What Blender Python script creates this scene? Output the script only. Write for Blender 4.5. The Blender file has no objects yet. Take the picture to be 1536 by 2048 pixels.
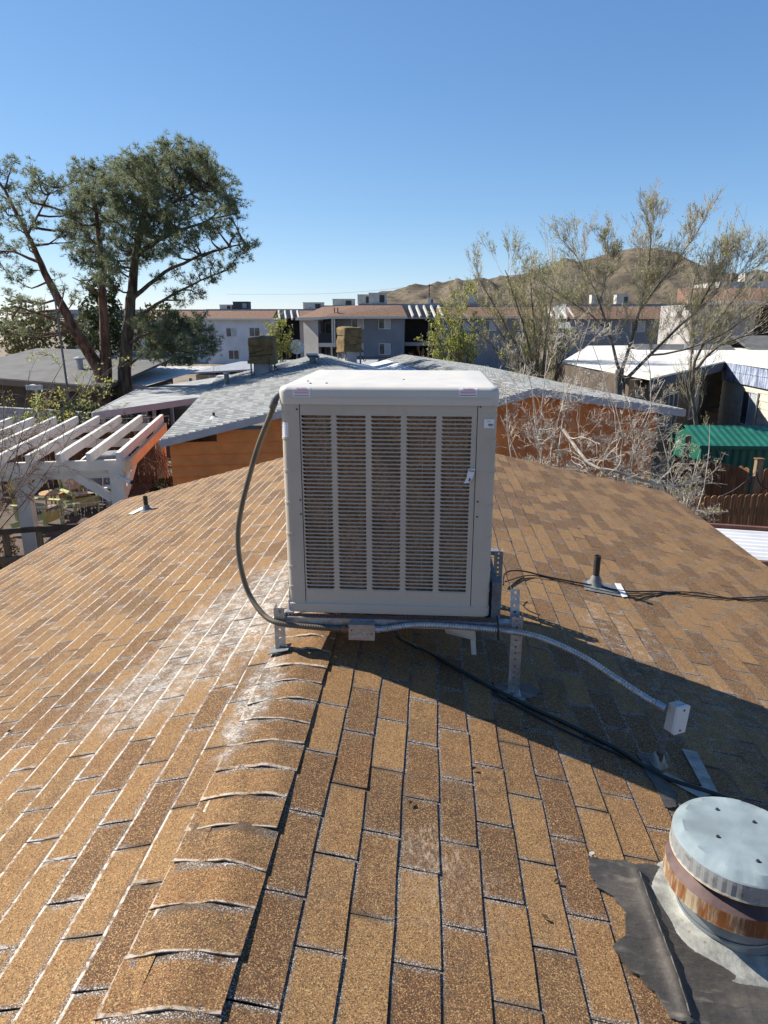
import bpy, math, random
from mathutils import Vector, Matrix, noise as mnoise
random.seed(7)
R = math.radians
scene = bpy.context.scene
col = scene.collection

# ---------------------------------------------------------------- camera, sky, sun, exposure
CAM = Vector((0.575, 0.0, 5.08)); PIT = R(15.75); YAW = R(3.87); FPX = 1361.0
cd = bpy.data.cameras.new('camera'); cam = bpy.data.objects.new('camera', cd); col.objects.link(cam)
cd.sensor_fit = 'VERTICAL'; cd.sensor_height = 36.0; cd.lens = FPX / 2048 * 36.0
cd.clip_start = 0.05; cd.clip_end = 30000
cam.location = CAM; cam.rotation_euler = (math.pi / 2 - PIT, 0, YAW)
scene.camera = cam
SUN_EL = R(39); SUN_DIR = Vector((-0.957, 0.345, 0)).normalized()      # where the sun stands, as seen from the roof
world = bpy.data.worlds.new('World'); scene.world = world; world.use_nodes = True
wn = world.node_tree; wn.nodes.clear()
sky = wn.nodes.new('ShaderNodeTexSky'); sky.sky_type = 'NISHITA'; sky.sun_disc = False
sky.sun_elevation = SUN_EL; sky.sun_rotation = math.atan2(SUN_DIR.x, SUN_DIR.y)
sky.air_density = 0.85; sky.dust_density = 0.1; sky.ozone_density = 4.0; sky.altitude = 700
bg = wn.nodes.new('ShaderNodeBackground'); bg.inputs[1].default_value = 0.040
wo = wn.nodes.new('ShaderNodeOutputWorld')
sep = wn.nodes.new('ShaderNodeSeparateColor'); com = wn.nodes.new('ShaderNodeCombineColor'); wn.links.new(sky.outputs[0], sep.inputs[0])
for ch, (gam, gain) in enumerate(((.95, 1.68), (.78, 2.3), (.6, 3.55))):      # one tone curve for the whole sky: the clear desert blue of the photograph
    pw = wn.nodes.new('ShaderNodeMath'); pw.operation = 'POWER'; pw.inputs[1].default_value = gam; wn.links.new(sep.outputs[ch], pw.inputs[0])
    ml = wn.nodes.new('ShaderNodeMath'); ml.operation = 'MULTIPLY'; ml.inputs[1].default_value = gain; wn.links.new(pw.outputs[0], ml.inputs[0]); wn.links.new(ml.outputs[0], com.inputs[ch])
wn.links.new(com.outputs[0], bg.inputs[0]); wn.links.new(bg.outputs[0], wo.inputs[0])
sd = bpy.data.lights.new('sun', 'SUN'); sun = bpy.data.objects.new('sun', sd); col.objects.link(sun)
sd.energy = 5.0; sd.angle = R(0.5); sd.color = (1.0, 0.93, 0.82)
ldir = -(SUN_DIR * math.cos(SUN_EL) + Vector((0, 0, math.sin(SUN_EL))))
sun.rotation_euler = ldir.to_track_quat('-Z', 'Y').to_euler(); sun.location = (-20, 6, 20)
scene.view_settings.view_transform = 'Standard'; scene.view_settings.look = 'None'
scene.view_settings.exposure = 1.06; scene.view_settings.gamma = 1.0
scene.view_settings.use_curve_mapping = False

# ---------------------------------------------------------------- helpers: placing
def ray(px, py):
    r = (px - 768) / FPX; u = -(py - 1024) / FPX
    f = math.cos(PIT) + math.sin(PIT) * u; z = -math.sin(PIT) + math.cos(PIT) * u
    return Vector((-math.sin(YAW) * f + math.cos(YAW) * r, math.cos(YAW) * f + math.sin(YAW) * r, z))
def at(px, py, Y):
    d = ray(px, py); return CAM + d * (Y / d.y)
def atz(px, py, z):
    d = ray(px, py); return CAM + d * ((z - CAM.z) / d.z)
RIDGE_Z = 3.6; SL = 0.275; SR = 0.215
def roof_z(x): return RIDGE_Z - (SL * -x if x < 0 else SR * x)
def on_roof(px, py, h=0.0):
    d = ray(px, py)
    t = (CAM.z - RIDGE_Z + SR * CAM.x) / (-d.z - SR * d.x); p = CAM + d * t
    if p.x < 0:
        t = (CAM.z - RIDGE_Z - SL * CAM.x) / (-d.z + SL * d.x); p = CAM + d * t
    return p + Vector((0, 0, h))
def proj(p):
    x = p[0] - CAM.x; y = p[1] - CAM.y; z = p[2] - CAM.z
    r = math.cos(YAW) * x + math.sin(YAW) * y; f0 = -math.sin(YAW) * x + math.cos(YAW) * y
    f = math.cos(PIT) * f0 - math.sin(PIT) * z; u = math.sin(PIT) * f0 + math.cos(PIT) * z
    if f < .05: return None
    return (768 + FPX * r / f, 1024 - FPX * u / f)

# ---------------------------------------------------------------- helpers: materials
class G:
    def __init__(s, name, rough=.8, metal=0.0, spec=0.5):
        s.m = bpy.data.materials.new(name); s.m.use_nodes = True; s.nt = s.m.node_tree
        s.b = s.nt.nodes['Principled BSDF']; s.b.inputs['Roughness'].default_value = rough
        s.b.inputs['Metallic'].default_value = metal; s.b.inputs['Specular IOR Level'].default_value = spec
    def set(s, inp, v):
        if hasattr(v, 'is_linked') or hasattr(v, 'links'): s.nt.links.new(v, inp)
        elif isinstance(v, (tuple, list)) and len(v) == 3 and inp.type == 'RGBA': inp.default_value = (*v, 1)
        else: inp.default_value = v
    def n(s, t, out=0, **kw):
        nd = s.nt.nodes.new(t)
        for k, v in kw.items():
            if k.startswith('_'): setattr(nd, k[1:], v)
            else: s.set(nd.inputs[int(k[1:])] if k[0] == 'i' and k[1:].isdigit() else nd.inputs[k.replace('_', ' ')], v)
        return nd.outputs[out]
    def pos(s): return s.n('ShaderNodeNewGeometry', 0)
    def obj(s): return s.n('ShaderNodeTexCoord', 3)
    def noise(s, scale, detail=3, vec=None, rough=.55):
        kw = dict(Scale=float(scale), Detail=float(detail), Roughness=rough)
        if vec is not None: kw['Vector'] = vec
        else: kw['Vector'] = s.pos()
        return s.n('ShaderNodeTexNoise', 0, **kw)
    def scalev(s, v, x, y, z):
        return s.n('ShaderNodeVectorMath', 0, _operation='MULTIPLY', i0=v, i1=(x, y, z))
    def math(s, op, a, b=0.0, c=0.0): return s.n('ShaderNodeMath', 0, _operation=op, i0=a, i1=b, i2=c)
    def sstep(s, v, lo, hi, a=0.0, b=1.0):
        return s.n('ShaderNodeMapRange', 0, _interpolation_type='SMOOTHSTEP', i0=v, i1=lo, i2=hi, i3=a, i4=b)
    def mix(s, f, a, b, mode='MIX'):
        nd = s.nt.nodes.new('ShaderNodeMix'); nd.data_type = 'RGBA'; nd.blend_type = mode
        s.set(nd.inputs[0], f); s.set(nd.inputs[6], a); s.set(nd.inputs[7], b); return nd.outputs[2]
    def bump(s, h, dist=.002, strength=.6):
        s.set(s.b.inputs['Normal'], s.n('ShaderNodeBump', 0, Height=h, Distance=dist, Strength=strength))
    def base(s, c):
        k = .82
        s.set(s.b.inputs['Base Color'], s.mix(1.0, c, (k, k, k), 'MULTIPLY')); return s

def simple(name, c, rough=.8, metal=0.0, var=.25, scale=6, c2=None, bump=0.0, bscale=60, spec=.4, stretch=None, island=0.0):
    g = G(name, rough, metal, spec)
    v = g.pos()
    if stretch: v = g.scalev(v, *stretch)
    f = g.sstep(g.noise(scale, 5, v), .3, .7)
    c2 = c2 or tuple(x * (1 - var) for x in c)
    cc = g.mix(f, c2, tuple(min(1, x * (1 + var * .35)) for x in c))
    if island:
        rnd = g.n('ShaderNodeObjectInfo', 5)
        cc = g.mix(g.math('MULTIPLY', rnd, island), cc, tuple(x * .45 for x in c))
    g.base(cc)
    if bump: g.bump(g.noise(bscale, 4, v), bump, .7)
    return g.m

def paint(name, c, rough=.45, dirt=.25):
    g = G(name, rough, 0, .4)
    f1 = g.sstep(g.noise(3.2, 6), .42, .72); f2 = g.sstep(g.noise(40, 3, g.scalev(g.pos(), 1, 1, .12)), .5, .8)
    cc = g.mix(g.math('MULTIPLY', f1, dirt), c, tuple(x * .6 for x in c))
    cc = g.mix(g.math('MULTIPLY', f2, dirt * .6), cc, tuple(x * f for x, f in zip(c, (.7, .64, .55))))
    g.base(cc); g.set(g.b.inputs['Roughness'], g.sstep(g.noise(12, 3), .2, .8, rough - .1, rough + .2))
    g.bump(g.noise(9, 2), .0015, .3)
    return g.m

def galvanised(name, c=(.42, .44, .46), rough=.42, metal=.75):
    g = G(name, rough, metal, .5)
    v = g.n('ShaderNodeTexVoronoi', 1, Vector=g.pos(), Scale=70.0)
    sp = g.n('ShaderNodeSeparateColor', 0, i0=v)
    cc = g.mix(sp, tuple(x * .78 for x in c), tuple(min(1, x * 1.15) for x in c))
    st = g.sstep(g.noise(14, 6), .5, .75)
    cc = g.mix(g.math('MULTIPLY', st, .5), cc, (.55, .54, .5))
    g.base(cc); g.set(g.b.inputs['Roughness'], g.sstep(st, 0, 1, rough, rough + .35))
    g.bump(g.noise(30, 3), .0008, .4)
    return g.m

# ---------------------------------------------------------------- helpers: meshes
class MB:
    def __init__(s, M=None): s.v = []; s.f = []; s.M = M; s.uv = None; s.attr = None
    def add(s, vs, fs):
        o = len(s.v)
        if s.M is not None: s.v.extend((s.M @ Vector(p)) for p in vs)
        else: s.v.extend(Vector(p) for p in vs)
        s.f.extend(tuple(i + o for i in f) for f in fs)
    def box(s, x0, x1, y0, y1, z0, z1, jit=0):
        j = (lambda: random.uniform(-jit, jit)) if jit else (lambda: 0)
        s.add([(x + j(), y + j(), z + j()) for z in (z0, z1) for x, y in ((x0, y0), (x1, y0), (x1, y1), (x0, y1))],
              [(3, 2, 1, 0), (4, 5, 6, 7), (0, 1, 5, 4), (1, 2, 6, 5), (2, 3, 7, 6), (3, 0, 4, 7)])
    def bar(s, a, b, w, h, up=(0, 0, 1)):
        a = Vector(a); b = Vector(b); d = (b - a).normalized(); u = Vector(up)
        sd_ = d.cross(u)
        if sd_.length < 1e-4: sd_ = d.cross(Vector((1, 0, 0)))
        sd_.normalize(); u = sd_.cross(d).normalized()
        q = [(-1, -1), (1, -1), (1, 1), (-1, 1)]
        s.add([p + sd_ * (w / 2 * i) + u * (h / 2 * k) for p in (a, b) for i, k in q],
              [(0, 1, 2, 3), (7, 6, 5, 4), (0, 4, 5, 1), (1, 5, 6, 2), (2, 6, 7, 3), (3, 7, 4, 0)])
    def tube(s, pts, r, sides=8, cap=True):
        pts = [Vector(p) for p in pts]; n = len(pts)
        rs = r if isinstance(r, (list, tuple)) else [r] * n
        ref = None; vs = []
        for i in range(n):
            d = (pts[min(i + 1, n - 1)] - pts[max(i - 1, 0)])
            d = d.normalized() if d.length > 1e-9 else Vector((0, 0, 1))
            if ref is None: ref = d.orthogonal().normalized()
            else:
                ref = ref - d * ref.dot(d)
                ref = ref.normalized() if ref.length > 1e-6 else d.orthogonal().normalized()
            b = d.cross(ref)
            for k in range(sides):
                a = 2 * math.pi * k / sides
                vs.append(pts[i] + ref * (rs[i] * math.cos(a)) + b * (rs[i] * math.sin(a)))
        fs = [(i * sides + k, i * sides + (k + 1) % sides, (i + 1) * sides + (k + 1) % sides, (i + 1) * sides + k)
              for i in range(n - 1) for k in range(sides)]
        if cap: fs += [tuple(range(sides - 1, -1, -1)), tuple((n - 1) * sides + k for k in range(sides))]
        s.add(vs, fs)
    def lathe(s, prof, c=(0, 0, 0), sides=32, wob=None):
        vs = []
        for j, (r, z) in enumerate(prof):
            for k in range(sides):
                a = 2 * math.pi * k / sides
                rr, zz = (wob(j, k, r, z, a) if wob else (r, z))
                vs.append((c[0] + rr * math.cos(a), c[1] + rr * math.sin(a), c[2] + zz))
        fs = [(j * sides + k, j * sides + (k + 1) % sides, (j + 1) * sides + (k + 1) % sides, (j + 1) * sides + k)
              for j in range(len(prof) - 1) for k in range(sides)]
        if prof[0][0] > 1e-6: pass
        s.add(vs, fs)
    def loft(s, loops, cap0=True, cap1=True):
        n = len(loops[0]); vs = [p for l in loops for p in l]
        fs = [(j * n + k, j * n + (k + 1) % n, (j + 1) * n + (k + 1) % n, (j + 1) * n + k) for j in range(len(loops) - 1) for k in range(n)]
        if cap0: fs.append(tuple(range(n - 1, -1, -1)))
        if cap1: fs.append(tuple((len(loops) - 1) * n + k for k in range(n)))
        s.add(vs, fs)
    def prism(s, poly, off):
        off = Vector(off); p = [Vector(q) for q in poly]
        s.loft([p, [q + off for q in p]])
    def quad(s, *p): s.add(list(p), [tuple(range(len(p)))])
    def build(s, name, m, parent=None, smooth=False, label=None):
        me = bpy.data.meshes.new(name)
        vs = s.v
        o = bpy.data.objects.new(name, me)
        if parent is None:
            lo = [min(v[i] for v in vs) for i in range(3)]; hi = [max(v[i] for v in vs) for i in range(3)]
            b = Vector(((lo[0] + hi[0]) / 2, (lo[1] + hi[1]) / 2, lo[2])); vs = [v - b for v in vs]; o.location = b
        me.from_pydata([tuple(v) for v in vs], [], s.f); me.update()
        if m is not None: me.materials.append(m)
        if smooth:
            me.polygons.foreach_set('use_smooth', [True] * len(me.polygons))
            try: me.set_sharp_from_angle(angle=R(smooth if smooth is not True else 50))
            except Exception: pass
        col.objects.link(o)
        if parent is not None: stick(o, parent)
        if label: o['label'] = label
        return o

def stick(o, parent):
    o.parent = parent
    if parent.type == 'EMPTY' or parent.parent is None:
        o.matrix_parent_inverse = (Matrix.Translation(parent.location)).inverted()
def tag(o, label=None, cat=None, group=None, kind=None):
    if label: o['label'] = label
    if cat: o['category'] = cat
    if group: o['group'] = group
    if kind: o['kind'] = kind
    return o
def thing(name, label, cat, loc=(0, 0, 0), group=None):
    o = bpy.data.objects.new(name, None); o.empty_display_size = .1; o.location = loc; col.objects.link(o)
    return tag(o, label, cat, group)
def dup(o, parent=None, off=None):
    c = o.copy(); col.objects.link(c)
    if parent is not None: c.parent = parent
    if off is not None: c.location = o.location + Vector(off)
    for ch in [x for x in o.children]: dup(ch, c)
    return c
def spline(pts, step):
    pts = [Vector(p) for p in pts]; out = []
    for i in range(len(pts) - 1):
        p0 = pts[max(i - 1, 0)]; p1 = pts[i]; p2 = pts[i + 1]; p3 = pts[min(i + 2, len(pts) - 1)]
        n = max(1, int((p2 - p1).length / step))
        for k in range(n):
            t = k / n
            out.append(.5 * ((2 * p1) + (p2 - p0) * t + (2 * p0 - 5 * p1 + 4 * p2 - p3) * t * t + (3 * p1 - p0 - 3 * p2 + p3) * t ** 3))
    out.append(pts[-1]); return out
def ribbed(mb, pts, r, pitch, depth=.1, sides=12):
    p = spline(pts, pitch / 3)
    rs = [r * (1 + (depth if i % 3 == 1 else (-depth if i % 3 == 2 else 0))) for i in range(len(p))]
    mb.tube(p, rs, sides)
def rrect(x0, x1, y0, y1, r, z, n=5):
    out = []
    for cx, cy, a0 in ((x1 - r, y0 + r, -90), (x1 - r, y1 - r, 0), (x0 + r, y1 - r, 90), (x0 + r, y0 + r, 180)):
        for k in range(n + 1):
            a = R(a0 + 90 * k / n); out.append((cx + r * math.cos(a), cy + r * math.sin(a), z))
    return out
def lettering(body, size, M, m, parent, name='lettering', thick=.0004):
    cu = bpy.data.curves.new(name, 'FONT'); cu.body = body; cu.size = size; cu.align_x = 'CENTER'; cu.align_y = 'CENTER'; cu.extrude = thick
    t = bpy.data.objects.new(name + '_curve', cu); col.objects.link(t)
    bpy.context.view_layer.update()
    me = bpy.data.meshes.new_from_object(t.evaluated_get(bpy.context.evaluated_depsgraph_get()))
    bpy.data.objects.remove(t)
    me.transform(M); me.materials.clear(); me.materials.append(m)
    o = bpy.data.objects.new(name, me); col.objects.link(o)
    if parent is not None: stick(o, parent)
    return o
def plate(mb, o, ux, uy, w, h, holes, hr, t):
    """flat strip from point o, width along ux, length along uy, with a row of round holes, t thick"""
    o = Vector(o); ux = Vector(ux).normalized(); uy = Vector(uy).normalized(); nz = ux.cross(uy)
    cell = h / holes; B = [(0, 0), (.5, 0), (1, 0), (1, .5), (1, 1), (.5, 1), (0, 1), (0, .5)]
    for i in range(holes):
        c0 = o + uy * (cell * i); vs = []
        for side in (0, 1):
            for bx, by in B: vs.append(c0 + ux * (w * bx) + uy * (cell * by) + nz * (t * side))
            for k in range(8):
                a = R(-135 + 45 * k); vs.append(c0 + ux * (w / 2 + hr * math.cos(a)) + uy * (cell / 2 + hr * math.sin(a)) + nz * (t * side))
        fs = []
        for k in range(8):
            n = (k + 1) % 8
            fs += [(k, k + 8, n + 8, n), (16 + n, 24 + n, 24 + k, 16 + k), (8 + k, 24 + k, 24 + n, 8 + n)]
            if k not in (0, 1, 4, 5) or (i == 0 and k in (0, 1)) or (i == holes - 1 and k in (4, 5)): fs.append((k, n, 16 + n, 16 + k))
        mb.add(vs, fs)

# ---------------------------------------------------------------- materials
EXP_V = .128
def shingle_mat():
    g = G('roof_granules', .92, 0, .25)
    P = g.pos()
    t = g.n('ShaderNodeAttribute', 0, _attribute_name='tint')
    tr = g.n('ShaderNodeSeparateColor', 0, i0=t); tg = g.n('ShaderNodeSeparateColor', 1, i0=t); tb = g.n('ShaderNodeSeparateColor', 2, i0=t)
    uv = g.n('ShaderNodeUVMap', 0, _uv_map='tab')
    u = g.n('ShaderNodeSeparateXYZ', 0, i0=uv); v = g.n('ShaderNodeSeparateXYZ', 1, i0=uv)
    big = g.noise(2.3, 4); mid = g.noise(19, 4); fine = g.noise(90, 3); vfine = g.noise(260, 2)
    k = g.math('ADD', g.math('MULTIPLY', tr, .95), g.math('MULTIPLY', g.math('SUBTRACT', mid, .5), .9))
    k = g.math('ADD', k, g.math('MULTIPLY', g.math('SUBTRACT', big, .5), .5))
    c = g.mix(g.sstep(k, .02, .95), (.104, .058, .032), (.282, .165, .072))
    c = g.mix(g.math('MULTIPLY', tg, .4), c, (.2, .088, .034))
    vor = g.n('ShaderNodeTexVoronoi', 1, Vector=P, Scale=380.0)
    vr = g.n('ShaderNodeSeparateColor', 0, i0=vor); vg = g.n('ShaderNodeSeparateColor', 1, i0=vor)
    c = g.mix(g.math('MULTIPLY', g.sstep(vr, 0.0, .42, 1, 0), .8), c, (.035, .022, .014))
    c = g.mix(g.math('MULTIPLY', g.sstep(vr, .66, 1.0), .72), c, (.56, .38, .17))
    c = g.mix(g.math('MULTIPLY', g.sstep(vg, .86, .93), .6), c, (.34, .14, .055))
    # worn, greyed areas and mineral scale
    worn = g.math('MULTIPLY', g.sstep(g.noise(5, 6), .56, .74), g.sstep(fine, .4, .62))
    c = g.mix(g.math('MULTIPLY', worn, .55), c, (.12, .1, .085))
    def patch(cx, cy, rx, ry, rot=0.0):
        d = g.n('ShaderNodeVectorMath', 0, _operation='SUBTRACT', i0=P, i1=(cx, cy, 0))
        d = g.n('ShaderNodeVectorRotate', 0, _rotation_type='Z_AXIS', Vector=d, Angle=rot)
        d = g.scalev(d, 1 / rx, 1 / ry, 0)
        l = g.n('ShaderNodeVectorMath', 1, _operation='LENGTH', i0=d)
        return g.sstep(g.math('ADD', l, g.math('MULTIPLY', g.math('SUBTRACT', mid, .5), 1.1)), .45, 1.1, 1, 0)
    streak = g.math('ADD', g.math('MULTIPLY', g.noise(150, 4, g.scalev(P, .55, 1, 1), .7), .62), g.math('MULTIPLY', g.noise(17, 5), .4))
    pl = g.math('MAXIMUM', patch(-.42, 3.5, .5, .95, R(12)), patch(-.13, 2.5, .1, .5))
    pl = g.math('MAXIMUM', pl, g.math('MULTIPLY', patch(-.72, 2.75, .3, .4), .7))
    grey = g.math('MULTIPLY', pl, g.sstep(g.noise(9, 5), .3, .62))
    c = g.mix(g.math('MULTIPLY', grey, .7), c, (.17, .15, .13))
    c = g.mix(g.math('MULTIPLY', pl, g.sstep(streak, .46, .62, 0, .92)), c, (.56, .53, .485))
    pr = g.math('MAXIMUM', patch(1.75, 3.9, .3, .75), g.math('MULTIPLY', patch(2.0, 3.1, .5, .7), .55))
    c = g.mix(g.math('MULTIPLY', pr, g.sstep(streak, .52, .66, 0, .8)), c, (.5, .47, .43))
    sc = g.math('MAXIMUM', patch(.6, 1.78, .13, .12), g.math('MULTIPLY', patch(.66, 1.66, .2, .22), .5))
    c = g.mix(g.math('MULTIPLY', sc, g.sstep(g.noise(48, 6, g.scalev(P, 1.5, .6, 1), .75), .44, .68, 0, .8)), c, (.5, .38, .27))
    # course edge and slot edges: grime, exposed granules, white mineral line
    edge = g.math('MINIMUM', u, g.math('SUBTRACT', g.n('ShaderNodeSeparateXYZ', 2, i0=uv) if False else .318, u))
    wob = g.math('MULTIPLY', g.math('SUBTRACT', fine, .5), .022)
    ve = g.math('ADD', v, wob); ue = g.math('ADD', edge, wob)
    near = g.math('MAXIMUM', g.sstep(ve, .005, .022, 1, 0), g.sstep(ue, .005, .021, 1, 0))
    c = g.mix(g.math('MULTIPLY', near, .62), c, (.06, .05, .043))
    wl = g.sstep(g.math('ADD', v, g.math('MULTIPLY', g.math('SUBTRACT', fine, .5), .007)), EXP_V - .0105, EXP_V - .006)
    wl = g.math('MULTIPLY', wl, g.sstep(v, .14, .1415, 1, 0))
    wl = g.math('MULTIPLY', wl, g.math('MULTIPLY', g.sstep(tb, 0, 1, .95, 0), g.sstep(g.math('ADD', g.noise(1.1, 3), g.math('MULTIPLY', mid, .5)), .45, .75, .2, 1)))
    spk = g.math('MULTIPLY', near, g.math('MULTIPLY', g.sstep(vfine, .52, .62), g.sstep(g.noise(3.1, 4), .36, .56)))
    ul = g.math('MULTIPLY', g.sstep(ue, .0, .035, 1, 0), g.math('MULTIPLY', g.sstep(g.noise(60, 5, g.scalev(P, .3, 1, 1)), .52, .6), g.math('MULTIPLY', g.sstep(g.noise(2.7, 4), .42, .6), g.sstep(tb, 0, 1, 1, .25))))
    c = g.mix(g.math('MULTIPLY', ul, .8), c, (.55, .53, .5))
    c = g.mix(g.math('MULTIPLY', spk, .9), c, (.6, .58, .55))
    wl = g.math('MULTIPLY', wl, g.sstep(g.noise(38, 4), .36, .56, .15, 1))
    c = g.mix(wl, c, (.66, .6, .52))
    g.base(c)
    h = g.math('ADD', g.math('MULTIPLY', vr, .55), g.math('MULTIPLY', vfine, .7))
    g.bump(h, .0024, .75)
    return g.m

M_shingle = shingle_mat()
M_felt = simple('roof_felt', (.03, .027, .024), .95)
M_cooler = paint('cooler_enamel_shade_side', (.52, .47, .395), .5, .28)  # same enamel as the lid, darkened to paint in the front's shade
M_lid = paint('cooler_enamel_sunlit_top', (.60, .575, .52), .45, .1)  # the cooler's enamel again, lightened to paint in the sun on top
M_galv = galvanised('galvanised_steel')
M_galv_dull = galvanised('weathered_zinc', (.15, .155, .16), .75, .15)
M_conduit = simple('flexible_conduit_sleeve', (.13, .11, .08), .6, .1, .25, 9)
M_conduit_metal = galvanised('flexible_conduit_steel', (.46, .47, .48), .45, .7)
M_black = simple('black_rubber', (.016, .016, .017), .55, 0, .3)
M_pipe = simple('black_vent_pipe', (.022, .02, .019), .7, 0, .5, 20, (.05, .035, .028))
M_hose = simple('dark_green_hose', (.02, .028, .022), .45, 0, .4, 10)
M_white = simple('white_paint', (.76, .75, .72), .6, 0, .1, 4)
M_paper = simple('sticker_paper', (.82, .82, .84), .5, 0, .05)
M_ink = simple('sticker_ink', (.05, .05, .07), .6, 0, .1)
M_red = simple('sticker_red_ink', (.65, .12, .16), .6, 0, .1)
M_pink = simple('sticker_pink_band', (.75, .45, .5), .6, 0, .1)
M_screw = simple('dark_screw_head', (.05, .05, .05), .5, .5)
M_brass = simple('copper_fitting', (.35, .17, .1), .5, .5)
def pad_mat():
    g = G('aspen_pad', .95, 0, .1)
    v = g.pos(); f = g.noise(130, 5, g.scalev(v, .5, 1, 1.2), .7); b = g.noise(9, 4)
    c = g.mix(g.sstep(f, .3, .7), (.2, .1, .05), (.72, .43, .23)); c = g.mix(g.math('MULTIPLY', g.sstep(b, .35, .7), .55), c, (.11, .075, .05))
    g.base(c); g.bump(f, .006, 1.0); return g.m
M_pad = pad_mat()
def mastic_mat():
    g = G('black_roof_tar', .62, 0, .5)
    f = g.noise(7, 6); s = g.noise(22, 6, g.scalev(g.pos(), .5, 1.6, 1))
    c = g.mix(g.sstep(f, .4, .7), (.05, .045, .04), (.11, .095, .08)); c = g.mix(g.math('MULTIPLY', g.sstep(s, .55, .75), .6), c, (.22, .19, .15))
    g.base(c); g.bump(g.math('ADD', s, f), .012, .7); return g.m
M_tar = mastic_mat()
def sealant_mat():
    g = G('grey_sealant', .75, 0, .3)
    f = g.noise(16, 6); s = g.sstep(g.noise(60, 4), .6, .75)
    c = g.mix(g.sstep(f, .3, .7), (.2, .2, .185), (.4, .4, .36)); c = g.mix(g.math('MULTIPLY', s, .6), c, (.12, .11, .1))
    g.base(c); g.bump(g.noise(28, 5), .006, .7); return g.m
M_seal = sealant_mat()
def rust_mat(name, base, amount):
    g = G(name, .6, .25, .4)
    v = g.scalev(g.obj(), 1, 1, .12)
    st = g.noise(26, 6, v, .65); st2 = g.noise(70, 4, v, .6)
    r = g.sstep(g.math('ADD', st, g.math('MULTIPLY', st2, .35)), .78 - amount, 1.0 - amount)
    c = g.mix(r, base, (.20, .07, .022)); c = g.mix(g.math('MULTIPLY', g.sstep(st2, .5, .7), r), c, (.36, .165, .055)); c = g.mix(g.math('MULTIPLY', g.sstep(g.noise(34, 5), .55, .72), .55), c, (.1, .055, .035))
    g.base(c); g.bump(st2, .0015, .5); return g.m
M_rust = rust_mat('rusted_band', (.45, .38, .26), .24)
M_maroon = simple('oxidised_storm_collar', (.12, .075, .072), .7, .2, .35, 18)
M_capmetal = simple('dull_blue_zinc', (.22, .275, .30), .8, 0.0, .25, 9, None, .0008, 40)
M_capside = rust_mat('streaked_zinc', (.32, .33, .33), -.05)
M_ventpipe = simple('grey_galvanised_duct', (.33, .37, .4), .42, .6, .25, 8)
M_wood_grey = simple('weathered_wood', (.2, .155, .11), .9, 0, .5, 5, None, .003, 40, .2, (6, 6, .6), .5)
M_wood_red = simple('red_cedar_wood', (.30, .15, .075), .85, 0, .5, 4, (.12, .058, .03), .003, 40, .2, (6, 6, .5), .5)
M_wood_dark = simple('dark_stained_wood', (.055, .042, .033), .85, 0, .4, 6, None, .003, 30)
M_deck = simple('patio_deck_painted_shade', (.10, .07, .05), .9, 0, .4, 3)  # deck brown darkened: shade under the pergola is in the colour
M_fence_dark = simple('cedar_painted_shade', (.13, .06, .035), .9, 0, .5, 4, (.05, .025, .016), .003, 40, .2, (6, 6, .5), .5)  # cedar darkened to paint the deep shade behind the pergola
M_post = simple('tan_post_wood', (.3, .22, .14), .85, 0, .4, 5, None, .003, 40, .2, (6, 6, .6))  # tan wood for fence posts and lattice
M_beam = simple('white_painted_beam', (.74, .71, .66), .6, 0, .12, 3, None, .001, 30)
M_orange = simple('orange_siding_paint', (.82, .28, .075), .75, 0, .18, 3, None, .002, 50)
M_orange_wall = simple('burnt_orange_plaster', (.74, .24, .065), .85, 0, .25, 2.2, (.54, .17, .05), .004, 60)
M_beam_bounce = simple('white_beam_orange_bounce', (.85, .56, .33), .7, 0, .15, 4)  # white beam paint with the orange wall's bounce put into the colour
M_fascia = simple('grey_fascia_paint', (.42, .42, .45), .6, 0, .12, 4)
M_dark = simple('dark_deck_and_painted_shade', (.03, .027, .025), .9)  # roof deck under the grey tabs; also shade painted into stair recesses
M_soil = simple('dry_ground', (.23, .18, .125), .95, 0, .35, .7, None, .02, 6)
M_concrete = simple('patio_concrete', (.33, .3, .27), .9, 0, .25, 2, None, .002, 60)
def grey_shingle_mat():
    g = G('grey_shingle', .9, 0, .25)
    t = g.n('ShaderNodeAttribute', 0, _attribute_name='tint'); tr = g.n('ShaderNodeSeparateColor', 0, i0=t)
    k = g.math('ADD', tr, g.math('MULTIPLY', g.math('SUBTRACT', g.noise(2, 4), .5), .8))
    c = g.mix(g.sstep(k, .0, 1.0), (.22, .23, .225), (.37, .38, .37)); c = g.mix(g.math('MULTIPLY', g.sstep(g.noise(120, 2), .5, .7), .4), c, (.1, .1, .105))
    g.base(c); g.bump(g.noise(160, 2), .003, .6); return g.m
M_grey_shingle = grey_shingle_mat()
M_grey_felt = simple('grey_roll_roofing', (.36, .37, .37), .85, 0, .25, 2, (.22, .23, .24), .004, 40)
M_membrane = simple('white_roll_roofing', (.66, .66, .65), .7, 0, .12, 1.5)
M_tarp = simple('olive_canvas', (.19, .128, .052), .9, 0, .4, 4, (.11, .078, .032), .012, 14)
M_rope = simple('dark_rope', (.025, .02, .015), .9)
M_glass = simple('window_glass', (.10, .12, .14), .08, 0, .5, 1.2, None, 0, 1, .6)
M_curtain = simple('drawn_blind', (.42, .46, .5), .5, 0, .2, 3)
M_frame = simple('white_window_frame', (.72, .72, .72), .5, 0, .05)
def stucco(name, c, c2=None):
    return simple(name, c, .92, 0, .14, .6, c2, .02, 7)
M_stucco_blue = stucco('pale_blue_stucco', (.6, .66, .74))
M_stucco_grey = stucco('slate_grey_stucco', (.205, .24, .285))
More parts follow.
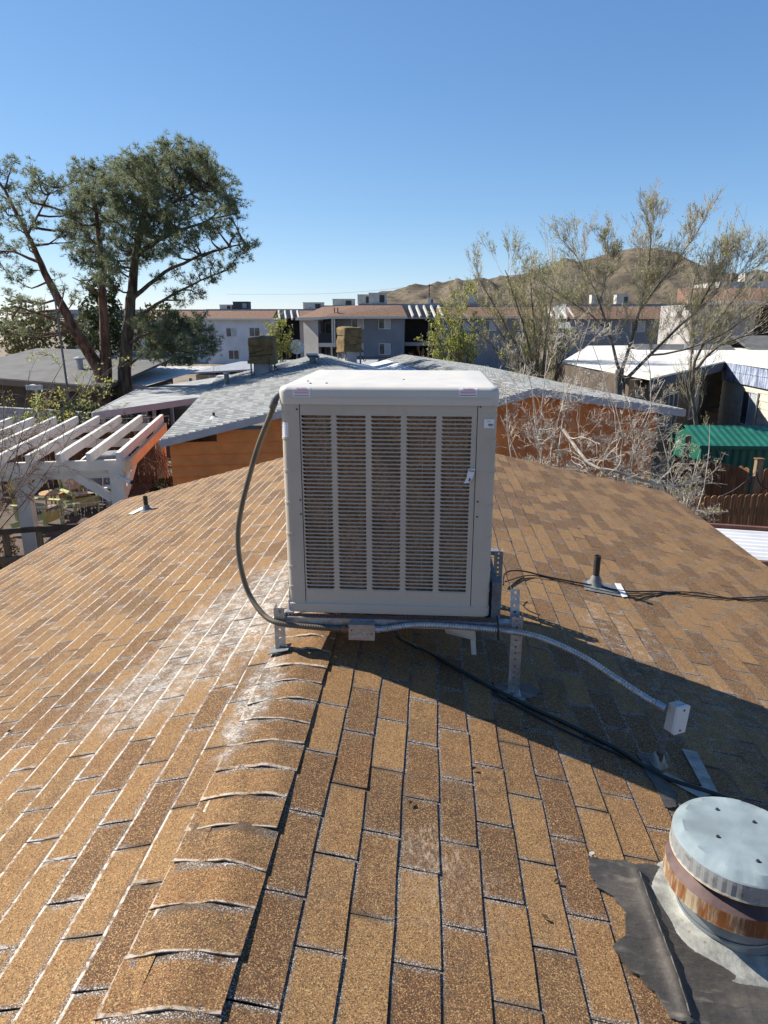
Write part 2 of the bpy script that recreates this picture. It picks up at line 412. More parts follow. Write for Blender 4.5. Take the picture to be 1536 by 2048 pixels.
M_stucco_lit = stucco('light_grey_and_sunlit_stucco', (.40, .38, .37))  # light grey walls; also paints the sunlit wing of the slate block
M_rooftile = simple('red_brown_shingle', (.22, .13, .088), .9, 0, .35, 5, (.15, .088, .06), .02, 6)
M_trim = simple('cream_trim', (.62, .6, .55), .6, 0, .1)
M_parapet = simple('blue_grey_parapet', (.27, .29, .33), .8, 0, .12, 1)
M_unit = simple('beige_rooftop_unit', (.58, .54, .47), .7, 0, .2, 3)
M_unit_dark = simple('dark_unit_grille', (.05, .055, .06), .7)
M_charcoal = simple('charcoal_roofing', (.12, .12, .12), .9, 0, .25, 1.5, None, .01, 20)
M_carport = simple('cream_metal_roof', (.66, .65, .6), .5, 0, .1, 2)
M_block = simple('pale_block_wall', (.45, .45, .45), .9, 0, .15, 2, None, .005, 20)
M_whiteroof = simple('white_coated_roof', (.74, .73, .70), .65, 0, .14, 1.1, (.6, .56, .47), .004, 8)
M_creamwall = simple('cream_siding', (.60, .56, .46), .8, 0, .12, 2)
def frieze_mat():
    g = G('blue_weathered_skirting', .8, 0, .3)
    f = g.noise(9, 5, g.scalev(g.pos(), 1, 1, .15), .7)
    g.base(g.mix(g.sstep(f, .42, .6), (.12, .15, .24), (.42, .48, .6))); return g.m
M_frieze = frieze_mat()
M_brownwall = simple('brown_wall_painted_shade', (.10, .075, .055), .9, 0, .3, 2)  # brown darkened so these walls carry their shade in the colour
M_green = simple('green_shed_metal', (.01, .125, .085), .5, .1, .25, 3)
M_patio_cover = simple('white_corrugated_sheet', (.72, .72, .72), .45, 0, .12, 2)
M_rust_angle = simple('rusty_purlin', (.16, .07, .05), .8)
M_bark_pine = simple('red_pine_bark', (.24, .13, .09), .95, 0, .5, 2.5, (.06, .04, .03), .03, 14, .2, (3, 3, .7))
M_bark_dark = simple('dark_pine_bark', (.15, .12, .085), .95, 0, .5, 2.5, (.045, .036, .027), .03, 14, .2, (3, 3, .7))
M_bark_pale = simple('pale_bare_bark', (.56, .51, .44), .9, 0, .35, 5, (.3, .26, .21))
M_bark_grey = simple('grey_brown_bark', (.16, .135, .11), .95, 0, .45, 5, (.08, .065, .05))
M_bark_tan = simple('tan_grey_bark', (.40, .345, .265), .95, 0, .4, 5, (.25, .21, .16))
M_bark_red = simple('reddish_twig_bark', (.22, .13, .09), .9, 0, .4, 4)
def leaf_mat(name, a, b, trans=.3, scale=1.3):
    g = G(name, .6, 0, .25)
    f = g.sstep(g.noise(scale, 3), .35, .65); f2 = g.sstep(g.noise(9, 2), .3, .7)
    c = g.mix(g.math('ADD', g.math('MULTIPLY', f, .6), g.math('MULTIPLY', f2, .4)), a, b)
    g.base(c)
    tr = g.nt.nodes.new('ShaderNodeBsdfTranslucent'); g.set(tr.inputs[0], c)
    mx = g.nt.nodes.new('ShaderNodeMixShader'); mx.inputs[0].default_value = trans
    g.nt.links.new(g.b.outputs[0], mx.inputs[1]); g.nt.links.new(tr.outputs[0], mx.inputs[2])
    g.nt.links.new(mx.outputs[0], g.nt.nodes['Material Output'].inputs[0]); return g.m
M_needles = leaf_mat('pine_needles', (.13, .16, .09), (.25, .28, .15), .4)
M_leaf_spring = leaf_mat('young_yellow_green_leaf', (.3, .33, .07), (.5, .5, .13), .4)
M_leaf_dark = leaf_mat('dark_evergreen_leaf', (.03, .05, .02), (.075, .095, .035), .2)
M_leaf_olive = leaf_mat('olive_leaf', (.08, .085, .03), (.16, .15, .06), .2)
M_leaf_dry = leaf_mat('dry_leaf', (.2, .12, .06), (.34, .22, .11), .3)
def hill_mat():
    g = G('desert_hillside', .97, 0, .1)
    big = g.noise(.012, 5); sp = g.noise(.12, 4, None, .75); sp2 = g.noise(.035, 6, None, .7)
    c = g.mix(g.sstep(big, .35, .65), (.09, .074, .053), (.165, .134, .096)); c = g.mix(g.math('MULTIPLY', g.sstep(sp, .46, .62), .75), c, (.035, .035, .027))
    c = g.mix(g.math('MULTIPLY', g.sstep(sp2, .55, .68), .7), c, (.09, .07, .055)); g.base(c); return g.m
M_hill = hill_mat()
M_far = simple('far_rock_haze_tint', (.42, .47, .56), .95, 0, .06, .002)  # distance haze painted into the rock as a pale blue tint
M_cush = simple('floral_cushion', (.55, .47, .38), .9, 0, .5, 14, (.28, .17, .13))
M_chair_green = simple('yellow_green_paint', (.45, .46, .2), .65, 0, .15, 6)
M_grey_cover = simple('grey_vinyl_cover', (.3, .31, .33), .45, 0, .3, 6, None, .01, 12)
M_tan = simple('tan_metal', (.52, .42, .3), .5)
M_table = simple('varnished_table_wood', (.5, .3, .14), .5, 0, .25, 4)
M_bulb = simple('clear_bulb', (.8, .8, .78), .3)
M_car_dark = simple('dark_blue_car_paint', (.03, .035, .05), .25, .2, .1)
M_car_pink = simple('faded_red_car_paint', (.45, .2, .22), .3, .1, .1)
M_car_white = simple('white_car_paint', (.7, .72, .74), .3, 0, .1)
M_tyre = simple('tyre_rubber', (.02, .02, .02), .9)

# ================================================================ SETTING: ground, hills
mb = MB(); n = 40
mb.quad((-9000, -300, -.02), (9000, -300, -.02), (9000, 14000, -.02), (-9000, 14000, -.02))
tag(mb.build('ground', M_soil), kind='structure')
sil = [(-400, 0), (-140, 0), (-109, 34), (-60, 48), (-12, 60), (20, 66), (38, 69), (60, 66), (79, 67), (105, 71), (150, 77), (192, 92), (204, 94), (225, 87), (256, 103), (295, 111), (328, 105), (361, 90), (418, 77), (457, 78), (498, 68), (545, 44), (640, 30), (900, 22)]
def silh(x):
    for (a, ha), (b, hb) in zip(sil, sil[1:]):
        if a <= x <= b: return ha + (hb - ha) * (x - a) / (b - a)
    return 0
mb = MB(); nx, ny = 300, 80; vs = []
for j in range(ny):
    Y = 640 + 1100 * j / (ny - 1)
    for i in range(nx):
        x = -330 + 1230 * i / (nx - 1)
        u = (Y - 640) / 560
        k = (math.sin(min(u, 1) * math.pi / 2) ** 1.35) if u <= 1 else max(0, 1 - (u - 1) ** 1.4)
        nz = mnoise.fractal(Vector((x * .011, Y * .008, 3.1)), 1.0, 2.0, 5)
        h = silh(x * 1200 / max(Y, 1150) if Y > 1150 else x) * k
        g_ = abs(mnoise.noise(Vector((x * .03, Y * .006, 8))))
        vs.append((x, Y, h * (1 + .0 * nz) + nz * 13 * min(1, h / 25) * (1 if u < .9 else .35) - g_ * 14 * min(1, h / 30) * (1 if u < .92 else .25) - 1))
mb.add(vs, [(j * nx + i, j * nx + i + 1, (j + 1) * nx + i + 1, (j + 1) * nx + i) for j in range(ny - 1) for i in range(nx - 1)])
tag(mb.build('hills', M_hill, smooth=180), kind='structure')
mb = MB(); nx = 60; vs = []
for j, (Y, k) in enumerate(((6600, 0), (7000, 1), (8200, 0))):
    for i in range(nx):
        x = -2600 + 2300 * i / (nx - 1)
        h = 62 + 55 * mnoise.fractal(Vector((x * .0022, 1.7, 0)), 1.0, 2.0, 4)
        vs.append((x, Y, max(2, h) * k - 2))
mb.add(vs, [(j * nx + i, j * nx + i + 1, (j + 1) * nx + i + 1, (j + 1) * nx + i) for j in range(2) for i in range(nx - 1)])
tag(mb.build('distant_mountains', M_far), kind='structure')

# ================================================================ THE BROWN SHINGLED HOUSE WE STAND ON
XL, XR, Y0, Y1 = -3.94, 3.85, -1.2, 9.47
house = thing('shingled_house', 'low house under the brown shingled roof that carries the big beige cooler', 'house', (0, 4, 0))
mb = MB()
for (xa, xb) in ((XL + .4, XL + .55), (XR - .55, XR - .4)): mb.box(xa, xb, Y0 + .5, Y1 - .45, 0, roof_z(xa if xa < 0 else xb) - .16)
mb.prism([(XL + .4, Y1 - .45, 0), (XR - .4, Y1 - .45, 0), (XR - .4, Y1 - .45, roof_z(XR - .4) - .16), (0, Y1 - .45, RIDGE_Z - .16), (XL + .4, Y1 - .45, roof_z(XL + .4) - .16)], (0, .12, 0))
mb.build('wall', M_creamwall, house)
mb = MB()
for sgn, xe in ((-1, XL), (1, XR)):
    ze = roof_z(xe)
    mb.prism([(0, Y0, RIDGE_Z - .022), (xe, Y0, ze - .006), (xe, Y0, ze - .1), (0, Y0, RIDGE_Z - .1)], (0, Y1 - Y0, 0))
roof = mb.build('roof', M_felt, house)
mb = MB()
for xe in (XL, XR): mb.box(xe - .015 if xe < 0 else xe + .002, xe - .002 if xe < 0 else xe + .015, Y0, Y1, roof_z(xe) - .15, roof_z(xe) - .008)
mb.build('fascia', M_wood_dark, house)

EXP, TAB = .128, .318
def slope_frame(sgn):
    s = SL if sgn < 0 else SR
    L = math.sqrt(1 + s * s)
    return Vector((sgn / L, 0, -s / L)), Vector((sgn * s / L, 0, 1 / L))
tabs = []
for sgn, xe in ((-1, XL), (1, XR)):
    dn, nn = slope_frame(sgn)
    total = abs(xe) / dn.x * sgn + .02
    nc = int(total / EXP) + 1
    for i in range(nc):
        v0, v1 = i * EXP, min((i + 1) * EXP, total)
        if v1 - v0 < .03: continue
        y = Y0 + random.choice((0, .5)) * 0 + (i % 2) * TAB / 2 - TAB + (random.uniform(-.025, .025))
        while y < Y1:
            ya, yb = max(y, Y0), min(y + TAB, Y1 + .012)
            if yb - ya > .05: tabs.append((sgn, i, v0, v1, ya, yb, dn, nn))
            y += TAB
def tab_geo(t):
    sgn, i, v0, v1, ya, yb, dn, nn = t
    g_ = .0026; j = lambda a: random.uniform(-a, a)
    curl = max(0, random.gauss(0, .0022)); ca, cb = curl * random.random(), curl * random.random()
    rows = []
    if i == 0: curl = 0; ca = cb = 0
    for v, lo, hi in ((v0 - .016 if i else .088, .0002, .0028), (v0 + EXP * .55, .002, .0058), (v1 + j(.0018), .0036, .0080)):
        rows.append((v, lo, hi))
    O = Vector((0, 0, RIDGE_Z)); vs = []
    yas = [ya + g_ + j(.0022) for _ in rows]; ybs = [yb - g_ + j(.0022) for _ in rows]
    dv = j(.0036)
    for k, (v, lo, hi) in enumerate(rows):
        e = (k == 2)
        for yy, cc, vv in ((yas[k], ca, v + (dv if e else 0)), (.5 * (yas[k] + ybs[k]), 0, v + (j(.003) if e else 0)), (ybs[k], cb, v - (dv if e else 0))):
            for h in (lo, hi): vs.append(O + dn * vv + nn * (h + (cc if e else 0)) + Vector((0, yy, 0)))
    ix = lambda k, c, h: (k * 3 + c) * 2 + h
    fs = []
    for k in range(2):
        for c in range(2): fs.append((ix(k, c, 1), ix(k, c + 1, 1), ix(k + 1, c + 1, 1), ix(k + 1, c, 1)))
        fs.append((ix(k, 0, 0), ix(k, 0, 1), ix(k + 1, 0, 1), ix(k + 1, 0, 0))); fs.append((ix(k, 2, 1), ix(k, 2, 0), ix(k + 1, 2, 0), ix(k + 1, 2, 1)))
    for c in range(2): fs.append((ix(2, c, 1), ix(2, c + 1, 1), ix(2, c + 1, 0), ix(2, c, 0)))
    if sgn > 0: fs = [tuple(reversed(f)) for f in fs]
    full = (yb - ya) > TAB - .02
    uv = []
    for k, (v, lo, hi) in enumerate(rows):
        for yy in (yas[k] - ya, (yas[k] + ybs[k]) / 2 - ya, ybs[k] - ya):
            uu = min(yy, TAB - .0033) if full else yy
            for h in (0, 1): uv.append((uu, v - v0 if k else -.016))
    return vs, fs, uv
def tint_for(sgn):
    r = random.random()
    a = .78 + random.uniform(-.12, .15) if r < .42 else (.18 + random.uniform(-.12, .12) if r < .74 else .5 + random.uniform(-.12, .12))
    return (max(0, min(1, a)), max(0, random.gauss(.2, .3)), 0.0 if sgn < 0 else 1.0, 1.0)
def put_attrs(me, uvs, tints):
    at_ = me.attributes.new('tint', 'FLOAT_COLOR', 'POINT'); at_.data.foreach_set('color', [c for t in tints for c in t])
    ul = me.uv_layers.new(name='tab'); li = [0] * len(me.loops); me.loops.foreach_get('vertex_index', li)
    ul.data.foreach_set('uv', [c for i in li for c in uvs[i]])
def seen_size(t):
    sgn, i, v0, v1, ya, yb, dn, nn = t
    O = Vector((0, 0, RIDGE_Z)); P = [proj(O + dn * v + Vector((0, y, 0))) for v in (v0, v1) for y in (ya, yb)]
    if any(p is None for p in P): return 0
    c = (sum(p[0] for p in P) / 4, sum(p[1] for p in P) / 4)
    if not (-60 < c[0] < 1600 and c[1] < 2140): return 0
    a, b, d_, e = P
    area = abs((e[0] - a[0]) * (d_[1] - b[1]) - (e[1] - a[1]) * (d_[0] - b[0])) / 2
    return area
tabs.sort(key=seen_size, reverse=True)
O0 = []
for t in tabs[:300]:
    vs, fs, uv = tab_geo(t); mb = MB(); mb.add(vs, fs); o = mb.build('shingle', M_shingle, roof)
    put_attrs(o.data, uv, [tint_for(t[0])] * len(vs))
mb = MB(); UV = []; TN = []
for t in tabs[300:]:
    vs, fs, uv = tab_geo(t); mb.add(vs, fs); UV += uv; TN += [tint_for(t[0])] * len(vs)
o = mb.build('shingles_beyond', M_shingle, roof); o['kind'] = 'stuff'; put_attrs(o.data, UV, TN)
# ridge caps: bent over the ridge, each lapping the next
y = Y0; CE = .145
while y < Y1:
    mb = MB(); vs = []; uv = []; prof = 12
    tl = random.uniform(-.012, .012); wid = random.uniform(-.004, .004)
    for k, (yy, lift) in enumerate(((y + random.uniform(-.006, .006), .0042), (y + CE * .5, .0022), (y + CE + .02, -.0004))):
        for q in range(prof + 1):
            x = -.15 + .285 * q / prof + (wid if q in (0, prof) else 0)
            zz = RIDGE_Z - (SL if x < 0 else SR) * math.sqrt(x * x + .0052) + .0142
            wv = .0025 * math.sin(q * .9 + y * 13) + .003 * mnoise.noise(Vector((x * 14, y * 5, 2)))
            for h in (0, 1): vs.append((x, yy + tl * x * 10 + .004 * mnoise.noise(Vector((x * 20, y * 9, k))), zz + lift + wv - (.0036 if h == 0 else 0)))
            vv = .0 if False else (yy - y)
            for h in (0, 1): uv.append((.159, .139 if q == 0 else (.131 - (yy - y) if k < 2 else -.016)))
    ix = lambda k, q, h: (k * (prof + 1) + q) * 2 + h
    fs = []
    for k in range(2):
        for q in range(prof): fs.append((ix(k, q, 1), ix(k, q + 1, 1), ix(k + 1, q + 1, 1), ix(k + 1, q, 1)))
        fs.append((ix(k, 0, 0), ix(k, 0, 1), ix(k + 1, 0, 1), ix(k + 1, 0, 0))); fs.append((ix(k, prof, 1), ix(k, prof, 0), ix(k + 1, prof, 0), ix(k + 1, prof, 1)))
    for q in range(prof): fs.append((ix(0, q, 0), ix(0, q + 1, 0), ix(0, q + 1, 1), ix(0, q, 1)))
    mb.add(vs, fs); o = mb.build('ridge_cap', M_shingle, roof)
    for pl_ in o.data.polygons: pl_.use_smooth = True
    o.data.set_sharp_from_angle(angle=R(50))
    tn = tint_for(-1); put_attrs(o.data, uv, [(tn[0] * .8, tn[1], .45, 1)] * len(vs))
    y += CE
# grey tar strip running off the flashing in the foreground plus patched cut-out edges
def blob_sheet(poly, h0, h1, m, name, parent=None, step=.03, amp=.012, ridge=None):
    """irregular sheet lying on the roof inside polygon poly (x, y), built as a fine grid cut to a ragged outline"""
    def inside(x, y):
        c = False; j = len(poly) - 1
        for i in range(len(poly)):
            (xi, yi), (xj, yj) = poly[i], poly[j]
            if (yi > y) != (yj > y) and x < (xj - xi) * (y - yi) / (yj - yi) + xi: c = not c
            j = i
        return c
    ring = []
    for (xa, ya), (xb, yb) in zip(poly, poly[1:] + poly[:1]):
        n = max(1, int(math.hypot(xb - xa, yb - ya) / (step * .5)))
        for k in range(n):
            x, y = xa + (xb - xa) * k / n, ya + (yb - ya) * k / n; w = Vector((x * 28, y * 28, 1.0)); w2 = w * 3.3
            ring.append(Vector((x + amp * (mnoise.noise(w) + .5 * mnoise.noise(w2)), y + amp * (mnoise.noise(w + Vector((5, 3, 9))) + .5 * mnoise.noise(w2 + Vector((4, 1, 7)))))))
    xs = [p[0] for p in poly]; ys = [p[1] for p in poly]; inner = []
    y = min(ys)
    while y < max(ys):
        x = min(xs)
        while x < max(xs):
            q = Vector((x + random.uniform(-.2, .2) * step, y + random.uniform(-.2, .2) * step))
            if inside(q.x, q.y) and min((q - r_).length for r_ in ring) > step * .5: inner.append(q)
            x += step
        y += step
    from mathutils.geometry import delaunay_2d_cdt
    pv, pe, pf, *_ = delaunay_2d_cdt(ring + inner, [], [list(range(len(ring)))], 1, 1e-5)
    vs = []
    for p in pv:
        h = h1 + .5 * (h1 - h0) * mnoise.noise(Vector((p.x * 9, p.y * 4, 4))) * .6
        if ridge: h += ridge(p.x, p.y)
        vs.append((p.x, p.y, roof_z(p.x) + h))
    fs = [tuple(f) for f in pf]; cnt = {}
    for f in fs:
        for a, b in zip(f, f[1:] + f[:1]): cnt[(a, b)] = 1
    low = {}
    def lo(a):
        if a not in low: low[a] = len(vs); p = vs[a]; vs.append((p[0], p[1], roof_z(p[0]) + h0))
        return low[a]
    for (a, b) in list(cnt):
        if (b, a) not in cnt: fs.append((b, a, lo(a), lo(b)))
    mb = MB()
    mb.add(vs, fs); return mb.build(name, m, parent, smooth=60)

# ================================================================ THE COOLER
CX0, CX1, CY0, CY1 = -.07, .86, 2.90, 3.90
ZB, ZT = at(770, 1229, 2.9).z, at(770, 779, 2.9).z + .012
cooler = thing('evaporative_cooler', 'big beige evaporative cooler with five columns of louvres standing on the brown roof', 'evaporative cooler', (.395, 3.4, ZB))
ZP0, ZP1 = ZB + .04, ZT - .074
def corner_profile(x, y, sx, sy, w=.083, t=.004, r=.034, z=0):
    out = []; inn = []
    for k in range(7):
        a = R(90 * k / 6)
        out.append((x + sx * (r - r * math.cos(a)), y + sy * (r - r * math.sin(a)), z))
    # starts on the x face, turns onto the y face
    p = [(x, y + sy * w, z)] + out + [(x + sx * w, y, z)]
    q = [(x + sx * w, y + sy * t, z), (x + sx * (r), y + sy * t * 1.2, z), (x + sx * t * 1.2, y + sy * r, z), (x + sx * t, y + sy * w, z)]
    return p + q
for x, y, sx, sy in ((CX0, CY0, 1, 1), (CX1, CY0, -1, 1), (CX0, CY1, 1, -1), (CX1, CY1, -1, -1)):
    mb = MB(); prof = corner_profile(x, y, sx, sy)
    mb.loft([[(p[0], p[1], ZB + .03) for p in prof], [(p[0], p[1], ZT - .05) for p in prof]])
    if sy > 0:
        for k, zf in enumerate((.115, .21, .36, .50, .64, .78, .88)):
            zc = ZB + zf * (ZT - ZB)
            xa, xb = (x - .0015, x + .045) if sx > 0 else (x - .045, x + .0015)
            mb.M = None
            pr = corner_profile(x - sx * .002, y - sy * .002, sx, sy, .04, .003, .034)
            mb.loft([[(p[0], p[1], zc) for p in pr], [(p[0], p[1], zc + .011) for p in pr]])
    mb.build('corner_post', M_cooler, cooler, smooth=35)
# top cover with a rolled edge
mb = MB(); lid = []
r = .026
for k in range(7):
    a = R(90 * k / 6); lid.append((r - r * math.cos(a) if k else 0.0, ZT - r + r * math.sin(a)))
prof = [(-.004, ZT - .077), (-.006, ZT - .055), (-.006, ZT - r)] + [(-.006 + i, z) for i, z in lid[1:]] + [(.12, ZT + .004)]
loops = []
for ins, z in prof:
    loops.append(rrect(CX0 + ins, CX1 - ins, CY0 + ins, CY1 - ins, max(.005, .036 - ins * .6), z, 6))
mb.loft(loops, False, True)
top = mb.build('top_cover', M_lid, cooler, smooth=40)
mb = MB()
for x, y in ((.05, 2.99), (.12, 3.0), (.45, 3.2), (.02, 3.1)): mb.lathe([(0, .006), (.005, .005), (.006, 0)], (x, y, ZT + .001), 10)
mb.build('rivet', M_screw, top)
mb = MB(); mb.box(CX0 + .03, CX1 - .03, CY0 - .0085, CY0 - .005, ZT - .05, ZT - .046); mb.build('seam_bead', M_lid, top)
# base pan
mb = MB(); mb.loft([rrect(CX0 + i, CX1 - i, CY0 + i, CY1 - i, .035, z) for i, z in ((.012, ZB - .004), (-.003, ZB + .004), (-.004, ZB + .045), (.003, ZB + .052))])
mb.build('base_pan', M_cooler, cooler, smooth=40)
for nm, (xa, xb, ya, yb) in dict(left=(CX0 + .004, CX0 + .012, CY0 + .08, CY1 - .08), right=(CX1 - .012, CX1 - .004, CY0 + .08, CY1 - .08), back=(CX0 + .08, CX1 - .08, CY1 - .012, CY1 - .004)).items():
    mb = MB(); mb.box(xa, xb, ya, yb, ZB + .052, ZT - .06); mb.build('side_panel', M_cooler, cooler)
# front louvred panel
PX0, PX1 = .016, .774; FY = CY0 + .003
panel_cols = [(.0855 + .1487 * k - .0855 + .084 + .0145 - .0 , 0) for k in range(5)]
colx = []
for a, b in ((602, 662), (672, 731), (742, 802), (813, 873), (884, 944)): colx.append((at(a, 832, CY0).x, at(b, 832, CY0).x))
zs0, zs1 = at(770, 1183, CY0).z, at(770, 832, CY0).z
mb = MB()
ed = [PX0] + [v for c in colx for v in c] + [PX1]
for a, b in zip(ed[0::2], ed[1::2]): mb.box(a, b, FY, FY + .004, zs0, zs1)
mb.box(PX0, PX1, FY, FY + .004, ZP0, zs0); mb.box(PX0, PX1, FY, FY + .004, zs1, ZP1)
mb.box(PX0, PX0 + .004, FY + .004, FY + .03, ZP0, ZP1); mb.box(PX1 - .004, PX1, FY + .004, FY + .03, ZP0, ZP1)
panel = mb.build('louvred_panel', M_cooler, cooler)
NR = 45; pitch = (zs1 - zs0) / NR
W = colx[0][1] - colx[0][0]; proto = None
def louver_mesh(W):
    h = pitch * .36; r = pitch * .52; mb = MB()
    pl = [(0, 0), (W, 0), (W, h + r)]
    for k in range(1, 6): a = R(90 * k / 5); pl.append((W - r * (1 - math.cos(a)) , h + r - r * math.sin(a)))
    for k in range(0, 5): a = R(90 * k / 5); pl.append((r - r * math.sin(a), h + r - r * math.cos(a)))
    pl.append((0, h + r))
    front = [(x, 0 if z <= h + 1e-6 and 0.01 < x < W - .01 else 0.0, z) for x, z in pl]
    mb.loft([front, [(x, .0025, z) for x, y, z in front]])
    # rolled lip that catches the sky
    mb.add([(r, -.0035, h * .55), (W - r, -.0035, h * .55), (W - r, .0, h * 1.05), (r, 0, h * 1.05), (W - r, 0, 0.0005), (r, 0, .0005)], [(0, 1, 2, 3), (5, 4, 1, 0)])
    return mb
lm = louver_mesh(W)
for ci, (xa, xb) in enumerate(colx):
    for k in range(NR):
        if proto is None:
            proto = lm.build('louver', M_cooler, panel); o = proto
        else:
            o = proto.copy(); col.objects.link(o)
        o.location = (xa, FY + .0005, zs0 + k * pitch)
        o.matrix_parent_inverse = Matrix.Identity(4)
panel.matrix_parent_inverse = Matrix.Translation(cooler.location).inverted()
for o in panel.children: o.matrix_parent_inverse = Matrix.Identity(4)
# screws on the posts
for x, py in ((.004, 820), (.006, 1003), (.006, 1031), (.786, 812), (.79, 1000), (.79, 1030)):
    mb = MB(); zc = at(770, py, CY0).z
    mb.tube([(x, CY0 + .001, zc), (x, CY0 - .0025, zc)], .004, 10); mb.build('screw', M_screw, cooler)
# wet aspen pad and drip trails behind the louvres
mb = MB(); nx, nz = 60, 60; vs = []
for j in range(nz + 1):
    for i in range(nx + 1):
        x = PX0 + .01 + (PX1 - PX0 - .02) * i / nx; z = ZP0 + .02 + (ZP1 - ZP0 - .04) * j / nz
        vs.append((x, FY + .019 + .007 * mnoise.noise(Vector((x * 40, z * 40, 0))) + .005 * mnoise.noise(Vector((x * 9, z * 7, 3))), z))
mb.add(vs, [(j * (nx + 1) + i, j * (nx + 1) + i + 1, (j + 1) * (nx + 1) + i + 1, (j + 1) * (nx + 1) + i) for j in range(nz) for i in range(nx)])
pad = mb.build('cooling_pad', M_pad, cooler)
M_drip = simple('mineral_drip', (.5, .42, .3), .8)
mb = MB()
for px0, px1 in ((648, 657), (845, 843), (911, 906)):
    a = at(px0, 838, CY0); b = at(px1, 1180, CY0); pts = []
    for k in range(40):
        t = k / 39; pts.append((a.x + (b.x - a.x) * t + random.uniform(-.0015, .0015), FY + .011, a.z + (b.z - a.z) * t))
    mb.tube(pts, [random.choice((.0008, .0016, .0022)) for _ in pts], 5)
mb.build('drip_line', M_drip, cooler)

# stickers
def bent_sticker(x0, x1, d0, d1, name, label):
    """paper wrapped from the rolled edge of the lid down its front"""
    pts = []
    for ins, z in prof[1:-1]: pts.append((CY0 + ins, z))
    pts = list(reversed(pts)); pts = [(.0 + p[0] - .0012, p[1] + .0008) for p in pts]
    acc = [0]
    for a, b in zip(pts, pts[1:]): acc.append(acc[-1] + math.hypot(b[0] - a[0], b[1] - a[1]))
    def P(d):
        for k in range(len(acc) - 1):
            if acc[k] <= d <= acc[k + 1]:
                t = (d - acc[k]) / (acc[k + 1] - acc[k]); return (pts[k][0] + (pts[k + 1][0] - pts[k][0]) * t, pts[k][1] + (pts[k + 1][1] - pts[k][1]) * t)
        return pts[-1]
    mb = MB(); n = 8; vs = []
    for k in range(n + 1):
        y, z = P(d0 + (d1 - d0) * k / n); vs += [(x0, y, z), (x1, y, z)]
    mb.add(vs, [(2 * k, 2 * k + 1, 2 * k + 3, 2 * k + 2) for k in range(n)][::1])
    o = mb.build(name, M_paper, cooler, label=label)
    for k, (f, m, ext) in enumerate(((.3, M_pink, .9), (.42, M_pink, .86), (.54, M_red, .8), (.66, M_pink, .9), (.84, M_ink, .88))):
        mb = MB(); y, z = P(d0 + (d1 - d0) * f); y2, z2 = P(d0 + (d1 - d0) * (f + .055)); xm = (x0 + x1) / 2; w = (x1 - x0) / 2 * ext
        mb.quad((xm - w, y - .0008, z + .0004), (xm + w, y - .0008, z + .0004), (xm + w, y2 - .0008, z2 + .0004), (xm - w, y2 - .0008, z2 + .0004)); mb.build('printed_line', m, o)
    y, z = P(d0 + (d1 - d0) * .15); y2, z2 = P(d0 + (d1 - d0) * .22)
    ang = math.atan2(z - z2, (y2 - y) if False else (y - y2)) if (z != z2) else math.pi / 2
    M = Matrix.Translation(((x0 + x1) / 2, y - .0008, z + .0006)) @ Matrix.Rotation(max(.3, min(1.57, abs(ang))), 4, 'X')
    lettering('CAUTION', .0105, M, M_red, o)
xa, xb = at(586, 782, CY0).x, at(621, 782, CY0).x; bent_sticker(xa, xb, .018, .062, 'caution_sticker', 'caution label at the lid corner beside the conduit elbow')
xa, xb = at(918, 775, CY0).x, at(955, 775, CY0).x; bent_sticker(xa, xb, .015, .055, 'caution_sticker', 'caution label at the right end of the lid')
def front_sticker(px0, px1, py0, py1, name, off, bars):
    a = at(px0, py0, CY0); b = at(px1, py1, CY0); mb = MB()
    mb.box(a.x, b.x, CY0 - off - .0006, CY0 - off, b.z, a.z); o = mb.build(name, M_paper, cooler)
    for (u0, u1, v0, v1) in bars:
        mb = MB(); W_, H_ = b.x - a.x, a.z - b.z
        mb.box(a.x + W_ * u0, a.x + W_ * u1, CY0 - off - .001, CY0 - off - .0006, b.z + H_ * v0, b.z + H_ * v1); mb.build('printed_line', M_ink, o)
bars = [(.42 + .03 * k, .42 + .03 * k + random.choice((.012, .02)), .25, .48) for k in range(17)] + [(.55, .92, .14, .17), (.3, .7, .7, .72), (.3, .6, .8, .82)]
front_sticker(968, 988, 838, 856, 'barcode_sticker', .003, bars)
# tall narrow sticker bent round the left post
mb = MB(); a = at(562, 845, CY0); b = at(575, 876, CY0); vs = []
for k in range(7):
    th = R(90 * k / 6); x = CX0 + .034 - .0352 * math.cos(th); y = CY0 + .034 - .0352 * math.sin(th)
    vs += [(x, y, a.z), (x, y, b.z)]
mb.add(vs, [(2 * k, 2 * k + 1, 2 * k + 3, 2 * k + 2) for k in range(6)]); st = mb.build('serial_sticker', M_paper, cooler)
for k in range(7):
    mb = MB(); z = a.z - (a.z - b.z) * (.12 + .12 * k); th = R(62 + 8 * (k % 2))
    for q in range(1):
        p = [(CX0 + .034 - .0362 * math.cos(R(t_)), CY0 + .034 - .0362 * math.sin(R(t_)), zz) for t_, zz in ((35, z), (80, z), (80, z - .0025), (35, z - .0025))]
        mb.quad(*p)
    mb.build('printed_line', M_ink, st)
